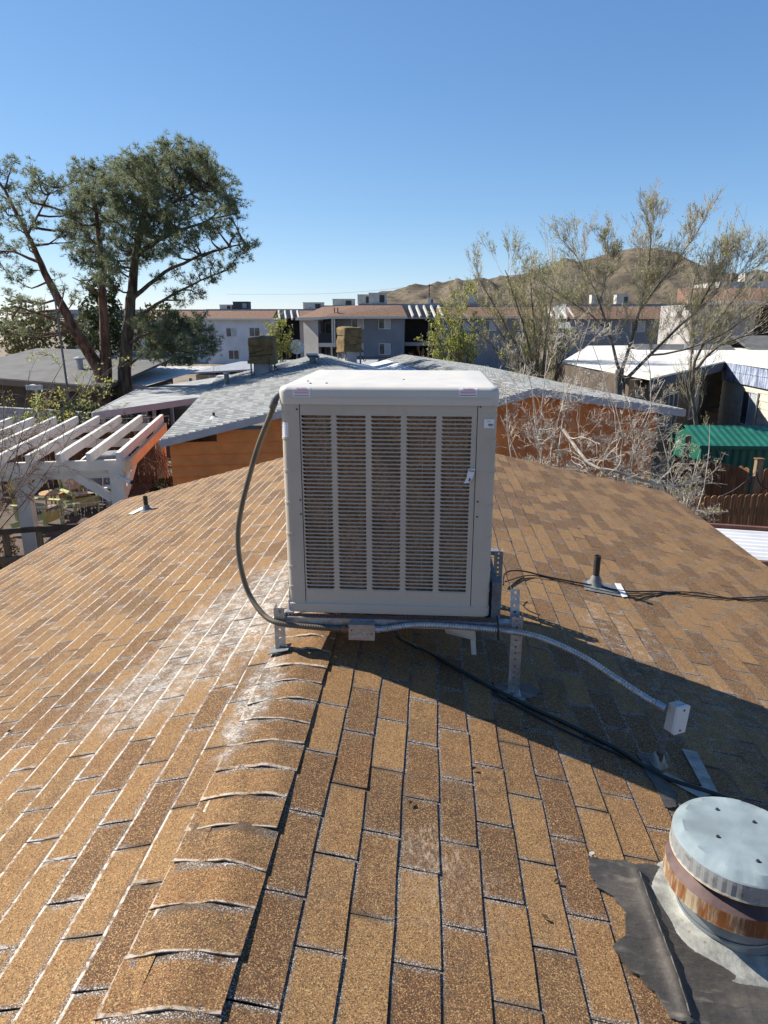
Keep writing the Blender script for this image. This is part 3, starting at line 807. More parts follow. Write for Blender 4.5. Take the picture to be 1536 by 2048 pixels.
# hanging tag with the letters F D A
tg = thing('hanging_tag', 'small white paper tag with black letters caught in the right louvre column', 'tag', at(942, 950, CY0) + Vector((0, -.012, 0)))
pa, pb, pc, pd = at(937, 937, CY0 - .012), at(951, 938, CY0 - .02), at(945, 957, CY0 - .022), at(933, 956, CY0 - .012)
pe, pf = at(939, 966, CY0 - .02), at(927, 967, CY0 - .01)
mb = MB(); mb.add([pa, pb, pc, pd, pe, pf], [(3, 2, 1, 0), (5, 4, 2, 3)]); 
paper = mb.build('paper', M_paper, tg)
ctr = (pa * .78 + pb * .78 + pc * .22 + pd * .22) * .5; ctr.y -= .0025
lettering('FDA', .0135, Matrix.Translation(ctr) @ Matrix.Rotation(R(-15), 4, 'Z') @ Matrix.Rotation(R(88), 4, 'X') @ Matrix.Rotation(R(-4), 4, 'Z'), M_ink, tg)
mb = MB()
for k in range(5): 
    p = pd.lerp(pe, .35 + .07 * k); mb.bar(p + Vector((.004, -.005, -.002)), p + Vector((.009, -.006, .011)), .0012, .0006, (0, 1, 0))
mb.build('barcode', M_ink, tg)

# ---------------------------------------------------------------- stand
stand = thing('cooler_stand', 'galvanised perforated steel stand under the beige cooler', 'stand', (.395, 3.35, 3.45))
def leg(x, y, ztop, flip, w=.048, n=9):
    zb = roof_z(x) + .012; mb = MB()
    plate(mb, (x - w / 2, y, zb), (1, 0, 0), (0, 0, 1), w, ztop - zb, n, .006, .003)
    plate(mb, (x + (w / 2 if flip else -w / 2), y, zb), (0, 1, 0), (0, 0, 1), w, ztop - zb, n, .006, .003)
    mb.box(x - w / 2 - .01, x + w / 2 + .01, y - .03, y + .05, zb - .004, zb + .002)
    o = mb.build('leg', M_galv, stand); return o
leg(-.105, 2.865, ZB + .035, False, .05, 5)
leg(.985, 2.865, ZB + .02, True, .05, 12)
leg(-.105, 3.92, ZB + .035, False, .05, 5); leg(1.0, 3.9, ZB - .02, True, .05, 12)
mb = MB(); plate(mb, (.962, 2.93, ZB - .03), (1, 0, 0), (0, .25, 1), .042, .15, 5, .008, .003); mb.build('brace', M_galv, stand)
mb = MB(); mb.box(-.13, 1.0, 2.872, 2.878, ZB - .052, ZB - .014); mb.box(-.13, 1.0, 2.878, 2.92, ZB - .018, ZB - .014); mb.build('rail', M_galv, stand)
mb = MB(); mb.box(-.13, 1.0, 3.925, 3.931, ZB - .055, ZB - .014); mb.box(-.13, 1.0, 3.88, 3.925, ZB - .018, ZB - .014); mb.build('rail', M_galv, stand)
for x in (-.07, .86): 
    mb = MB(); mb.box(x - .02, x + .02, 2.925, 3.875, ZB - .018, ZB - .013); mb.build('cross_rail', M_galv, stand)
mb = MB(); plate(mb, (CX0 - .02, 2.888, ZB - .0135), (0, 0, 1), (1, 0, 0), .012, .98, 62, .0036, .002); mb.build('perforated_strip', M_rust_angle, stand)
mb = MB(); mb.box(.872, .915, 2.915, 3.0, ZB - .01, ZB + .165, .001); mb.build('duct_bracket', M_galv_dull, stand)
mb = MB(); mb.box(.865, .905, 3.02, 3.85, ZB - .01, ZB + .13, .001); mb.build('side_rail', M_galv_dull, stand)
for x, z in ((-.105, ZB + .012), (.985, ZB - .0)):
    mb = MB(); mb.tube([(x, 2.866, z), (x, 2.855, z)], .009, 6); mb.tube([(x, 2.857, z), (x, 2.85, z)], .005, 8); mb.build('bolt', M_galv, stand)
# feet: small metal pads bedded in sealant
for x, y, nm in ((-.11, 2.86, 'foot_flashing'), (.99, 2.86, 'foot_flashing')):
    dn, nn = slope_frame(1 if x > 0 else -1)
    mb = MB(); c = Vector((x, y, roof_z(x) + .01 + (.02 if x < 0 else 0)))
    pts = [(c + dn * a * (1 if x > 0 else -1) * (1 if x > 0 else 1) + Vector((0, b, 0))) for a, b in ((-.05, -.035), (.05, -.04), (.055, .03), (-.05, .035))]
    if x < 0: pts = [Vector((p.x, p.y, roof_z(p.x) + .024)) for p in pts]
    mb.prism([p for p in pts], nn * .004)
    mb.build('foot_pad', M_galv_dull, stand)

# ---------------------------------------------------------------- conduits, boxes, cables
def px3(lst, Y=None):
    return [at(a, b, c) for a, b, c in lst]
fc = thing('flexible_conduit', 'grey brown flexible conduit looping down the left side of the cooler', 'conduit', at(556, 800, 2.9))
mb = MB(); ribbed(mb, px3([(549, 806, 2.93), (541, 830, 2.95), (519, 885, 2.99), (502, 940, 3.01), (484, 1010, 3.02), (476, 1065, 3.02), (480, 1125, 3.0), (497, 1185, 2.96), (526, 1228, 2.89), (556, 1246, 2.845), (600, 1252, 2.85), (650, 1256, 2.855), (685, 1258, 2.857)]), .0125, .011, .09, 12)
mb.build('sleeve', M_conduit, fc, smooth=60)
mb = MB(); mb.tube(spline(px3([(570, 789, 2.96), (562, 789, 2.94), (555, 792, 2.93), (550, 800, 2.93), (547, 808, 2.93)]), .006), .0135, 12)
mb.tube(px3([(549, 803, 2.93), (544, 816, 2.935)]), .0175, 8); mb.tube(px3([(551, 797, 2.93), (549, 803, 2.93)]), .0155, 12)
mb.build('elbow', M_galv_dull, fc, smooth=50)
mb = MB(); mb.tube(px3([(683, 1258, 2.857), (697, 1259, 2.857)]), .0155, 8); mb.tube(px3([(688, 1258, 2.857), (691, 1258, 2.857)]), .019, 6); mb.build('copper_connector', M_brass, fc)
jb = thing('junction_box', 'small dented silver junction box under the front of the cooler', 'junction box', at(723, 1262, 2.81))
a, b = at(698, 1249, 2.83), at(749, 1279, 2.83)
mb = MB(); mb.loft([rrect(a.x, b.x, b.z, a.z, .004, 0, 2)], False, False)
mb = MB(); mb.box(a.x, b.x, 2.827, 2.870, b.z, a.z, .0012); mb.build('box', M_galv, jb)
mb = MB(); mb.box(a.x - .002, b.x + .002, 2.822, 2.8265, b.z - .002, a.z + .002, .0006); cov = mb.build('cover_plate', M_galv, jb)
mb = MB()
for x, z in ((b.x - .012, b.z + .03), (a.x + .012, a.z - .025)): mb.tube([(x, 2.823, z), (x, 2.8195, z)], .0035, 8)
mb.build('screw', M_screw, cov)
random.seed(21); mb = MB()
for k in range(26):
    x = random.uniform(a.x + .015, b.x - .03); z = random.uniform(b.z + .012, a.z - .03)
    mb.bar((x, 2.8215, z), (x + random.uniform(-.008, .008), 2.8215, z + random.uniform(-.008, .008)), .0018, .0006, (0, 1, 0))
mb.build('paint_scuffs', M_white, cov)
rc = thing('steel_flex_conduit', 'ribbed steel flexible conduit sagging from the silver box to the post box', 'conduit', at(1000, 1262, 2.8))
mb = MB(); ribbed(mb, px3([(752, 1259, 2.85), (775, 1257, 2.85), (830, 1250, 2.85), (900, 1252, 2.85), (960, 1257, 2.85), (1010, 1262, 2.838), (1060, 1270, 2.8), (1110, 1287, 2.75), (1170, 1316, 2.7), (1230, 1355, 2.63), (1280, 1388, 2.58), (1322, 1413, 2.53)]), .0135, .0115, .13, 12)
mb.build('sleeve', M_conduit_metal, rc, smooth=60)
mb = MB(); mb.tube(px3([(748, 1259, 2.85), (761, 1259, 2.85)]), .017, 8); mb.build('end_connector', M_galv, rc); mb = MB(); mb.tube(px3([(1312, 1407, 2.54), (1330, 1417, 2.52)]), .018, 8); mb.build('end_connector', M_galv, rc)
mb = MB(); mb.tube(spline(px3([(994, 1232, 2.868), (996, 1250, 2.825), (996, 1272, 2.83), (998, 1280, 2.85)]), .01), .004, 6); mb.build('cable_tie', M_black, rc)
# post box
pbx = on_roof(1313, 1533)
post = thing('conduit_post', 'white weatherproof switch box on a short leaning pipe out of the roof', 'junction box', pbx)
pt = at(1332, 1462, pbx.y - .01)
mb = MB(); mb.tube([pbx - Vector((0, 0, .02)), pbx.lerp(pt, .5), pt + (pt - pbx) * .1], .0125, 12)
mb.build('pipe', M_galv_dull, post, smooth=50)
mb = MB(); q = pbx.lerp(pt, .28); mb.tube([pbx.lerp(pt, .2), pbx.lerp(pt, .3), pbx.lerp(pt, .42)], [.019, .018, .0145], 12); mb.build('tar_wrap', M_tar, post, smooth=60)
mb = MB(); mb.lathe([(.05, 0), (.034, .02), (.026, .045), (.021, .075), (.0, .078)], pbx - Vector((0, 0, .012)), 20, lambda j, k, r, z, a: (r * (1 + .2 * math.sin(a * 3 + j)), z + .006 * math.sin(a * 2 + 1)))
mb.build('sealant_boot', M_seal, post, smooth=60)
bc = at(1347, 1431, pbx.y); Mx = Matrix.Translation(bc) @ Matrix.Rotation(R(33), 4, 'Z') @ Matrix.Rotation(R(7), 4, 'Y')
mb = MB(Mx); mb.loft([rrect(-.034, .034, -.028, .012, .006, z, 3) for z in (-.057, .057)]); mb.build('box', M_unit, post, smooth=40)
mb = MB(Mx); mb.loft([[(p[0], p[2] - .0, p[1]) for p in rrect(-.037, .037, -.06, .06, .006, zz, 3)] for zz in (-.041, -.0285)]); cv = mb.build('cover', M_white, post, smooth=40)
mb = MB(Mx); mb.tube([(0.0, -.0405, .045), (0, -.0435, .045)], .0045, 8); mb.tube([(0.0, -.0405, -.045), (0, -.0435, -.045)], .0045, 8); mb.build('screw', M_screw, cv)
mb = MB(Mx); mb.box(-.012, .022, -.02, .0, .057, .06); mb.build('top_lug', M_unit, post)
# flashing sheet beside the post box
def roof_sheet(pxs, h, t, m, name, parent=None):
    pts = [on_roof(*p) for p in pxs]; mb = MB(); dn, nn = slope_frame(1 if pts[0].x > 0 else -1)
    mb.prism([p + nn * h for p in pts], nn * t); return mb.build(name, m, parent)
roof_sheet([(1362, 1502), (1392, 1508), (1434, 1590), (1398, 1600), (1318, 1556), (1330, 1548), (1390, 1580), (1402, 1577)], .0105, .002, M_seal, 'flashing_sheet', post)
# bent sheet metal off-cut hanging below the cooler
oc = thing('metal_offcut', 'bent sheet metal off-cut with a hanging strap under the cooler', 'sheet metal', at(920, 1280, 2.95))
mb = MB(); P = px3([(889, 1258, 2.93), (950, 1258, 2.93), (952, 1282, 3.0), (892, 1266, 3.0)]); mb.prism(P, (0, .002, .002)); mb.build('sheet', M_white, oc)
mb = MB(); P = px3([(941, 1281, 2.995), (951, 1282, 2.995), (953, 1310, 3.03), (943, 1309, 3.03)]); mb.prism(P, (0, .002, .001)); mb.build('strap', M_white, oc)
# black cables over the right slope
def cable(pxs, r, m, name, label, cat, h=.012, group=None, step=.03):
    pts = [on_roof(p[0], p[1], (p[2] if len(p) > 2 else h)) for p in pxs]
    mb = MB(); mb.tube(spline(pts, step), r, 8); return tag(mb.build(name, m, smooth=60), label, cat, group)
cable([(1006, 1178, .03), (1010, 1160, .05), (1040, 1152, .04), (1100, 1160, .02), (1170, 1172, .016), (1250, 1186, .016), (1320, 1187, .016), (1380, 1194, .016), (1450, 1200, .016), (1545, 1196, .016)], .0055, M_black, 'black_cable', 'black cable arching past the rear right leg and over the right slope', 'cable')
cable([(1010, 1172, .03), (1060, 1156, .02), (1120, 1166, .015), (1200, 1184, .013), (1262, 1194, .013), (1300, 1192, .013), (1345, 1187, .013), (1400, 1189, .013), (1470, 1201, .013), (1545, 1203, .013)], .0042, M_black, 'black_cable', 'thinner black cable lying in front of the right vent pipe and running off', 'cable')
cable([(1268, 1203, .011), (1290, 1198, .011), (1330, 1190, .011), (1360, 1188, .012)], .004, M_black, 'black_cable', 'short loose tail of black cable below the right vent pipe', 'cable')
cable([(1018, 1192, .08), (1035, 1210, .03), (1060, 1226, .012), (1080, 1233, .011)], .003, M_black, 'black_cable', 'thin black wire dropping beside the right legs of the stand', 'cable')
mb = MB(); pts = [at(790, 1258, 2.86), at(797, 1275, 2.86)] + [on_roof(*p) + Vector((0, 0, .016)) for p in ((830, 1298), (900, 1335), (985, 1382), (1060, 1420), (1130, 1452), (1190, 1482), (1240, 1508), (1290, 1540), (1340, 1566), (1400, 1585), (1450, 1602), (1500, 1625))]
mb.tube(spline(pts, .03), [.0075] * 400 if False else .0095, 10)
tag(mb.build('black_hose', M_hose, smooth=60), 'thick dark green hose from under the cooler down towards the big vent', 'hose')
mb = MB(); mb.tube(spline([on_roof(985, 1390, .014), on_roof(1040, 1420, .013), on_roof(1120, 1462, .013), on_roof(1200, 1498, .013), on_roof(1250, 1520, .013)], .03), .005, 8)
tag(mb.build('black_cable', M_black, smooth=60), 'black cable lying alongside the dark green hose', 'cable')

# ---------------------------------------------------------------- pipe vents
def pipe_vent(p, h, r, label, flash, tilt=(0, 0)):
    t = thing('vent_pipe', label, 'vent pipe', p, 'plumbing vents on the brown roof')
    mb = MB(); top_ = p + Vector((tilt[0], tilt[1], h))
    mb.tube([p, p.lerp(top_, .5), top_], r, 14, False)
    mb.tube([top_, top_ - (top_ - p) * .25], r * .8, 14, False)
    a = [Vector((r * math.cos(2 * math.pi * k / 14), r * math.sin(2 * math.pi * k / 14), 0)) for k in range(14)]
    for k in range(14): mb.quad(top_ + a[k], top_ + a[(k + 1) % 14], top_ + a[(k + 1) % 14] * .8, top_ + a[k] * .8)
    mb.build('pipe', M_pipe, t, smooth=50)
    mb = MB(); mb.lathe([(.085, -.012), (.07, .006), (.046, .03), (r * 1.35, .07), (r * 1.02, .085)], p, 20, lambda j, k, q, z, a: (q * (1 + .08 * math.sin(a * 3 + j)), z - (SR if p.x > 0 else -SL) * q * math.cos(a) * (1 if j < 3 else .3)))
    mb.build('boot', M_galv_dull, t, smooth=60)
    if flash:
        pts = [on_roof(*q) for q in flash]; dn, nn = slope_frame(1 if p.x > 0 else -1); mb = MB(); mb.prism([q + nn * .0105 for q in pts], nn * .002); mb.build('flashing', M_galv_dull, t)
    return t
t = pipe_vent(on_roof(1190, 1172), .235, .024, 'black vent pipe with grey boot on the right slope behind the cables', [(1165, 1163), (1232, 1172), (1252, 1198), (1168, 1182)])
t2 = pipe_vent(on_roof(293, 1022), .19, .027, 'black vent pipe with pale sealant on the left slope', [(274, 1022), (298, 1013), (312, 1018), (286, 1027)])
roof_sheet([(1228, 1170), (1240, 1171), (1254, 1197), (1244, 1198)], .0135, .003, M_white, 'white_strip', t)
roof_sheet([(258, 1030), (285, 1016), (292, 1018), (266, 1031)], .0135, .004, M_white, 'sealant_smear', t2)

# ---------------------------------------------------------------- big roof vent lower right
VC = Vector((1.525, 1.765, 0)); VB = roof_z(VC.x); VT = 3.60; VR = .188
vent = thing('roof_vent', 'large round metal vent with rusty band and domed cap in the corner of the roof', 'roof vent', (VC.x, VC.y, VB))
c = (VC.x, VC.y, VT)
def facet(j, k, r, z, a):
    q = math.sin(a * 11 + .6 * math.sin(a * 3)); return (r, z + (.0035 * (1 if q > 0 else -1) if j == 3 else 0))
mb = MB(); mb.lathe([(.001, .004), (.1, .004), (VR * .80, .002), (VR * .86, .0), (VR * .985, -.014), (VR, -.018)], c, 96, facet)
cap = mb.build('cap_top', M_capmetal, vent, smooth=25)
mb = MB(); mb.lathe([(VR, -.018), (VR * 1.004, -.03), (VR * 1.003, -.066), (VR * 1.012, -.070), (VR * 1.0, -.074), (VR * .985, -.07), (VR * .97, -.02)], c, 192, lambda j, k, r, z, a: (r * (1 + .0035 * math.sin(k * math.pi / 2) * (1 if 0 < j < 3 else 0)), z))
mb.build('cap_skirt', M_capside, vent)
M_lip = rust_mat('rusted_lip', (.45, .36, .2), .12)
mb = MB(); mb.lathe([(VR * 1.0, -.069), (VR * 1.016, -.072), (VR * 1.0, -.077), (VR * .99, -.074)], c, 64); mb.build('cap_lip', M_lip, vent, smooth=60)
for dx, dy in ((-.075, -.02), (.0, -.11), (.06, .05), (-.03, .1)):
    mb = MB(); mb.lathe([(0, .009), (.004, .009), (.006, .004)], (c[0] + dx, c[1] + dy, c[2]), 8); mb.build('rivet', M_screw, vent)
mb = MB(); mb.lathe([(VR * .62, -.055), (VR * .8, -.085), (VR * 1.03, -.118), (VR * 1.045, -.122)], c, 64, lambda j, k, r, z, a: (r, z + (.0016 if int(a * 5) % 2 else 0))); mb.build('storm_collar', M_maroon, vent, smooth=30)
mb = MB(); mb.lathe([(VR * 1.045, -.120), (VR * 1.05, -.128), (VR * 1.045, -.170), (VR * 1.055, -.176), (VR * 1.02, -.178), (VR * 1.0, -.17)], c, 96); mb.build('rusty_band', M_rust, vent, smooth=30)
mb = MB(); mb.lathe([(VR * .6, -.06), (VR * .62, -.1)], c, 48); mb.lathe([(VR * .8, -.12), (VR * .8, VB - VT - .03)], c, 64); mb.lathe([(VR * .815, VB - VT + .075), (VR * .825, VB - VT + .07), (VR * .815, VB - VT + .062)], c, 64); mb.build('duct', M_ventpipe, vent, smooth=40)
mb = MB()
def ragged(j, k, r, z, a):
    n_ = mnoise.noise(Vector((math.cos(a) * 2.2, math.sin(a) * 2.2, j * .7)))
    rr = r * (1 + (.1 * n_ if j < 2 else .02 * n_)); return (rr, z - SR * rr * math.cos(a) * (1 if j < 4 else .8) + .004 * n_)
mb.lathe([(VR * 1.3, .004), (VR * 1.24, .012), (VR * 1.15, .014), (VR * 1.0, .018), (VR * .87, .028), (VR * .81, .042)], (VC.x, VC.y, VB), 64, ragged)
mb.build('base_flange', M_seal, vent, smooth=60)
tar_px = [(1174, 1722), (1212, 1722), (1250, 1730), (1300, 1735), (1345, 1745), (1420, 1760), (1500, 1830), (1536, 1900), (1600, 2100), (1380, 2060), (1340, 2040), (1310, 1990), (1285, 1965), (1262, 1950), (1245, 1925), (1228, 1900), (1235, 1888), (1250, 1880), (1252, 1850), (1240, 1815), (1222, 1795), (1195, 1785), (1184, 1760)]
tar_poly = [(on_roof(*p).x, on_roof(*p).y) for p in tar_px]
cr = [on_roof(*p) for p in ((1273, 1752), (1300, 1830), (1326, 1900), (1348, 1960), (1375, 2048))]
def crack(x, y):
    best = 9
    for a, b in zip(cr, cr[1:]):
        ab = Vector((b.x - a.x, b.y - a.y)); ap = Vector((x - a.x, y - a.y)); t_ = max(0, min(1, ap.dot(ab) / ab.length_squared)); d_ = (ap - ab * t_)
        best = min(best, d_.length)
    return .012 * math.exp(-(best / .018) ** 2)
tar = blob_sheet(tar_poly, -.002, .0135, M_tar, 'tar_patch', None, .012, .012, crack)
tag(tar, 'ragged black tar patch spread on the shingles around the big round vent', 'tar patch')
mb = MB(); pts = [Vector((p.x + .006, p.y, roof_z(p.x) + .0265 + .002 * math.sin(i * 2.2))) for i, p in enumerate(spline(cr, .02))]
mb.tube(pts, [.0028 + .0022 * random.random() for _ in pts], 6); mb.build('split_seam', M_black, tar)
random.seed(5)
tp = [(on_roof(*p).x, on_roof(*p).y) for p in ((1272, 1508), (1300, 1520), (1330, 1560), (1352, 1592), (1350, 1622), (1330, 1618), (1310, 1580), (1285, 1540))]
tag(blob_sheet(tp, -.002, .0125, M_tar, 'tar_patch', None, .012, .01), 'narrow tar smear beside the foot of the switch box pipe', 'tar patch')
tp = [(on_roof(*p).x, on_roof(*p).y) for p in ((985, 1368), (1060, 1372), (1085, 1388), (1060, 1402), (1000, 1398))]
tag(blob_sheet(tp, -.002, .0125, M_tar, 'tar_patch', None, .012, .01), 'tar smear in the shade at the foot of the front right stand leg', 'tar patch')
# litter on the roof
M_dead = simple('dead_leaf', (.10, .05, .025), .9, 0, .3)
def litter(px, py, kind, label, cat):
    p = on_roof(px, py, .012); mb = MB()
    if kind == 'leaf':
        a = random.uniform(0, 6); u = Vector((math.cos(a), math.sin(a), 0)); w = Vector((-u.y, u.x, 0)); z = Vector((0, 0, 1))
        vs = [p - u * .014, p + w * .006 + z * .006, p + u * .014 + z * .003, p - w * .006 + z * .007, p - z * .002]
        mb.add(vs, [(0, 1, 2), (0, 2, 3), (0, 4, 1), (4, 2, 1), (0, 3, 4), (4, 3, 2)]); o = mb.build('fallen_leaf', M_dead)
    else:
        vs = [p + Vector((random.uniform(.006, .013) * math.cos(k * 1.05), random.uniform(.006, .01) * math.sin(k * 1.05), 0)) for k in range(6)]
        mb.prism(vs, (0.001, 0, .009)); o = mb.build('pebble', M_seal)
    tag(o, label, cat)
litter(1183, 1716, 'pebble', 'pale pebble at the upper tip of the big tar patch', 'pebble')
litter(1113, 1768, 'leaf', 'curled dead leaf left of the big tar patch', 'leaf')
litter(1090, 1842, 'leaf', 'dead leaf nearest the bottom edge below the tar patch', 'leaf')
litter(948, 1543, 'leaf', 'dead leaf below the shadow edge in front of the cooler', 'leaf')
litter(240, 1200, 'leaf', 'small dead leaf out on the left slope', 'leaf')
litter(20, 1467, 'leaf', 'dead leaf at the left edge of the picture', 'leaf')
litter(822, 1613, 'leaf', 'thin dead leaf in the middle of the sunny shingles', 'leaf')

# ================================================================ NEIGHBOUR'S ORANGE HOUSE (turned 13 degrees)
HD = Vector((-.2254, .9743, 0)); HR = Vector((.9743, .2254, 0)); HP = Vector((-4.92, 13.5, 0))
HM = Matrix(((HR.x, HD.x, 0, HP.x), (HR.y, HD.y, 0, HP.y), (0, 0, 1, 0), (0, 0, 0, 1)))
HANG = math.atan2(HR.y, HR.x)
oh = thing('orange_house', 'orange house with two grey shingled gables and pale grey fascia boards behind the brown roof', 'house', HM @ Vector((5.5, 6, 0)))
GX = [(0.0, 2.71), (4.33, 3.69), (6.45, 3.21), (7.96, 3.63), (11.61, 3.09)]
DEP = 15.5
def gz(x):
    for (a, za), (b, zb) in zip(GX, GX[1:]):
        if a <= x <= b: return za + (zb - za) * (x - a) / (b - a)
    return GX[0][1] if x < 0 else GX[-1][1]
mb = MB(HM)
for (a, za), (b, zb) in zip(GX, GX[1:]): mb.prism([(a, 0.02, za - .02), (b, 0.02, zb - .02), (b, 0.02, zb - .12), (a, 0.02, za - .12)], (0, DEP, 0))
rf = mb.build('roof', M_dark, oh)
mb = MB(HM); tint = []
UVd = []
for (a, za), (b, zb) in zip(GX, GX[1:]):
    L = math.hypot(b - a, zb - za); dx, dz = (b - a) / L, (zb - za) / L
    up = zb > za; e = .14; nc = int(L / e)
    for i in range(nc):
        s0, s1 = i * L / nc, (i + 1) * L / nc
        y = -(.15 * (i % 2)) - .02
        while y < DEP:
            ya, yb = max(y, -.02) + .021, min(y + .3, DEP) - .021
            if yb > ya + .03:
                hl, hh = (.03, .004) if up else (.004, .03)
                q = [(a + dx * s - dz * h, yy, za + dz * s + dx * h) for s, h in ((s0 - .004, hl), (s1 + .004, hh)) for yy in (ya, yb)]
                qb = [(a + dx * s, yy, za + dz * s) for s in (s0, s1) for yy in (ya, yb)]
                mb.add(q + qb, [(0, 2, 3, 1), (0, 1, 5, 4), (2, 6, 7, 3), (0, 4, 6, 2), (1, 3, 7, 5)]); tint += [random.random()] * 8
            y += .3
o = mb.build('roof_shingles', M_grey_shingle, rf); o['kind'] = 'stuff'
at_ = o.data.attributes.new('tint', 'FLOAT_COLOR', 'POINT'); at_.data.foreach_set('color', [c for t in tint for c in (t, t, t, 1)])
# white roll roofing in the valley between the gables
mb = MB(HM); mb.prism([(5.1, .0, gz(5.1) + .024), (6.45, 0, 3.21 + .03), (7.2, 0, gz(7.2) + .024), (7.2, 0, gz(7.2) + .018), (6.45, 0, 3.21 + .022), (5.1, 0, gz(5.1) + .018)], (0, DEP - .2, 0)); mb.build('valley_roll', M_membrane, oh)
for (a, za), (b, zb) in zip(GX, GX[1:]):
    mb = MB(HM); mb.prism([(a, -.03, za + .008), (b, -.03, zb + .008), (b, -.03, zb - .15), (a, -.03, za - .15)], (0, .045, 0)); mb.build('fascia_board', M_fascia, oh)
for xe, ze in ((0, 2.71), (11.61, 3.09)):
    mb = MB(HM); mb.box(xe - .04 if xe == 0 else xe, xe if xe == 0 else xe + .04, -.03, DEP, ze - .14, ze + .004); mb.build('fascia_board', M_fascia, oh)
mb = MB(HM); mb.box(.16, .3, .32, DEP - .3, 0, 2.6); mb.box(11.0, 11.15, .32, DEP - .3, 0, 2.9); mb.build('wall', M_orange_wall, oh)
mb = MB(HM); mb.prism([(6.3, .3, 0), (11.12, .3, 0), (11.12, .3, 3.02), (7.96, .3, 3.5), (6.45, .3, 3.08), (6.3, .3, 3.1)], (0, .12, 0)); mb.build('plaster_wall', M_orange_wall, oh)
z = 0
while z < 3.5:
    z1 = z + .235; lo_ = .12 if z1 < 2.6 else .12 + (z1 - 2.6) / .2263; hi_ = 6.3 if z1 < 3.1 else 6.3 - (z1 - 3.1) / .22
    if hi_ - lo_ > .3:
        mb = MB(HM); mb.add([(lo_, .225, z), (hi_, .225, z), (hi_, .285, z1 + .02), (lo_, .285, z1 + .02), (lo_, .3, z), (hi_, .3, z), (hi_, .3, z1 + .02), (lo_, .3, z1 + .02)], [(0, 1, 2, 3), (5, 4, 7, 6), (1, 0, 4, 5), (3, 2, 6, 7), (0, 3, 7, 4), (2, 1, 5, 6)])
        mb.build('siding_board', M_orange, oh)
    z = z1
mb = MB(HM); mb.box(6.55, 7.35, .24, .3, 1.35, 2.1); mb.build('meter_panel', M_fascia, oh)
# covered coolers on that roof
def tarp_cooler(x, y, w, h, seed, label, lean):
    z0 = gz(x) ; P = HM @ Vector((x, y, z0)); t = thing('covered_cooler', label, 'evaporative cooler', P, 'canvas covered coolers on the grey roof')
    M = Matrix.Translation(P) @ Matrix.Rotation(HANG + lean, 4, 'Z'); random.seed(seed)
    mb = MB(M); mb.box(-w * .3, w * .28, -w * .3, w * .3, -.25, .42); mb.build('plinth', M_fascia, t)
    for sx in (-1, 1):
        for sy in (-1, 1):
            mb = MB(M); mb.box(sx * w * .42 - .025, sx * w * .42 + .025, sy * w * .42 - .025, sy * w * .42 + .025, -.12 + sx * .08 - .15, .42); mb.build('leg', M_galv_dull, t)
    mb = MB(M); N_ = 12; b0 = .38
    loops = []
    for k in range(N_ + 5):
        f = min(1, k / N_); zz = b0 + h * f; ins = 0 if k <= N_ else (.03, .08, .25, .42)[k - N_ - 1] * w
        if k > N_: zz = b0 + h + (.02, .03, .035, .04)[k - N_ - 1]
        lp = []
        for q in rrect(-w / 2 + ins, w / 2 - ins, -w / 2 + ins, w / 2 - ins, .07 if ins < .2 else .02, zz, 6):
            n_ = mnoise.noise(Vector((q[0] * 3.2 + seed, q[1] * 3.2, zz * 3.5))) * .12 + mnoise.noise(Vector((q[0] * 8 + seed, q[1] * 8, zz * 7))) * .03
            pinch = 1 - .03 * math.exp(-((f - .33) / .04) ** 2) - .02 * math.exp(-((f - .68) / .04) ** 2)
            bot = 1 + (.1 if k < 2 else 0)
            sc_ = (1 + n_) * pinch * bot
            lp.append((q[0] * sc_, q[1] * sc_, zz + (n_ * .6 if k < 3 or k > N_ else 0) + (.09 * mnoise.noise(Vector((q[0] * 4, q[1] * 4, seed))) if k == 0 else 0)))
        loops.append(lp)
    mb.loft(loops, True, True); cov = mb.build('canvas', M_tarp, t, smooth=70)
    for f, tl in ((.33, .1), (.66, -.12), (.5, .25)):
        mb = MB(M); pts = [(q[0] * .97, q[1] * .97, q[2] + tl * q[0]) for q in rrect(-w / 2, w / 2, -w / 2, w / 2, .06, b0 + h * f, 5)]; mb.tube(pts + pts[:1], .011, 5); mb.build('rope', M_rope, cov)
    mb = MB(M); mb.tube(spline([(w * .45, -w * .2, .42), (w * .6, -w * .25, .2), (w * .75, -w * .2, .02), (w * .95, 0, .05)], .05), .018, 6); mb.build('hose', M_black, t)
tarp_cooler(1.98, 11.8, .9, .92, 3, 'olive canvas covered cooler with a square top, left one on the grey roof', R(-8))
tarp_cooler(5.45, 14.0, .8, .95, 11, 'baggy olive canvas covered cooler with a drooping corner on the roof ridge', R(20))
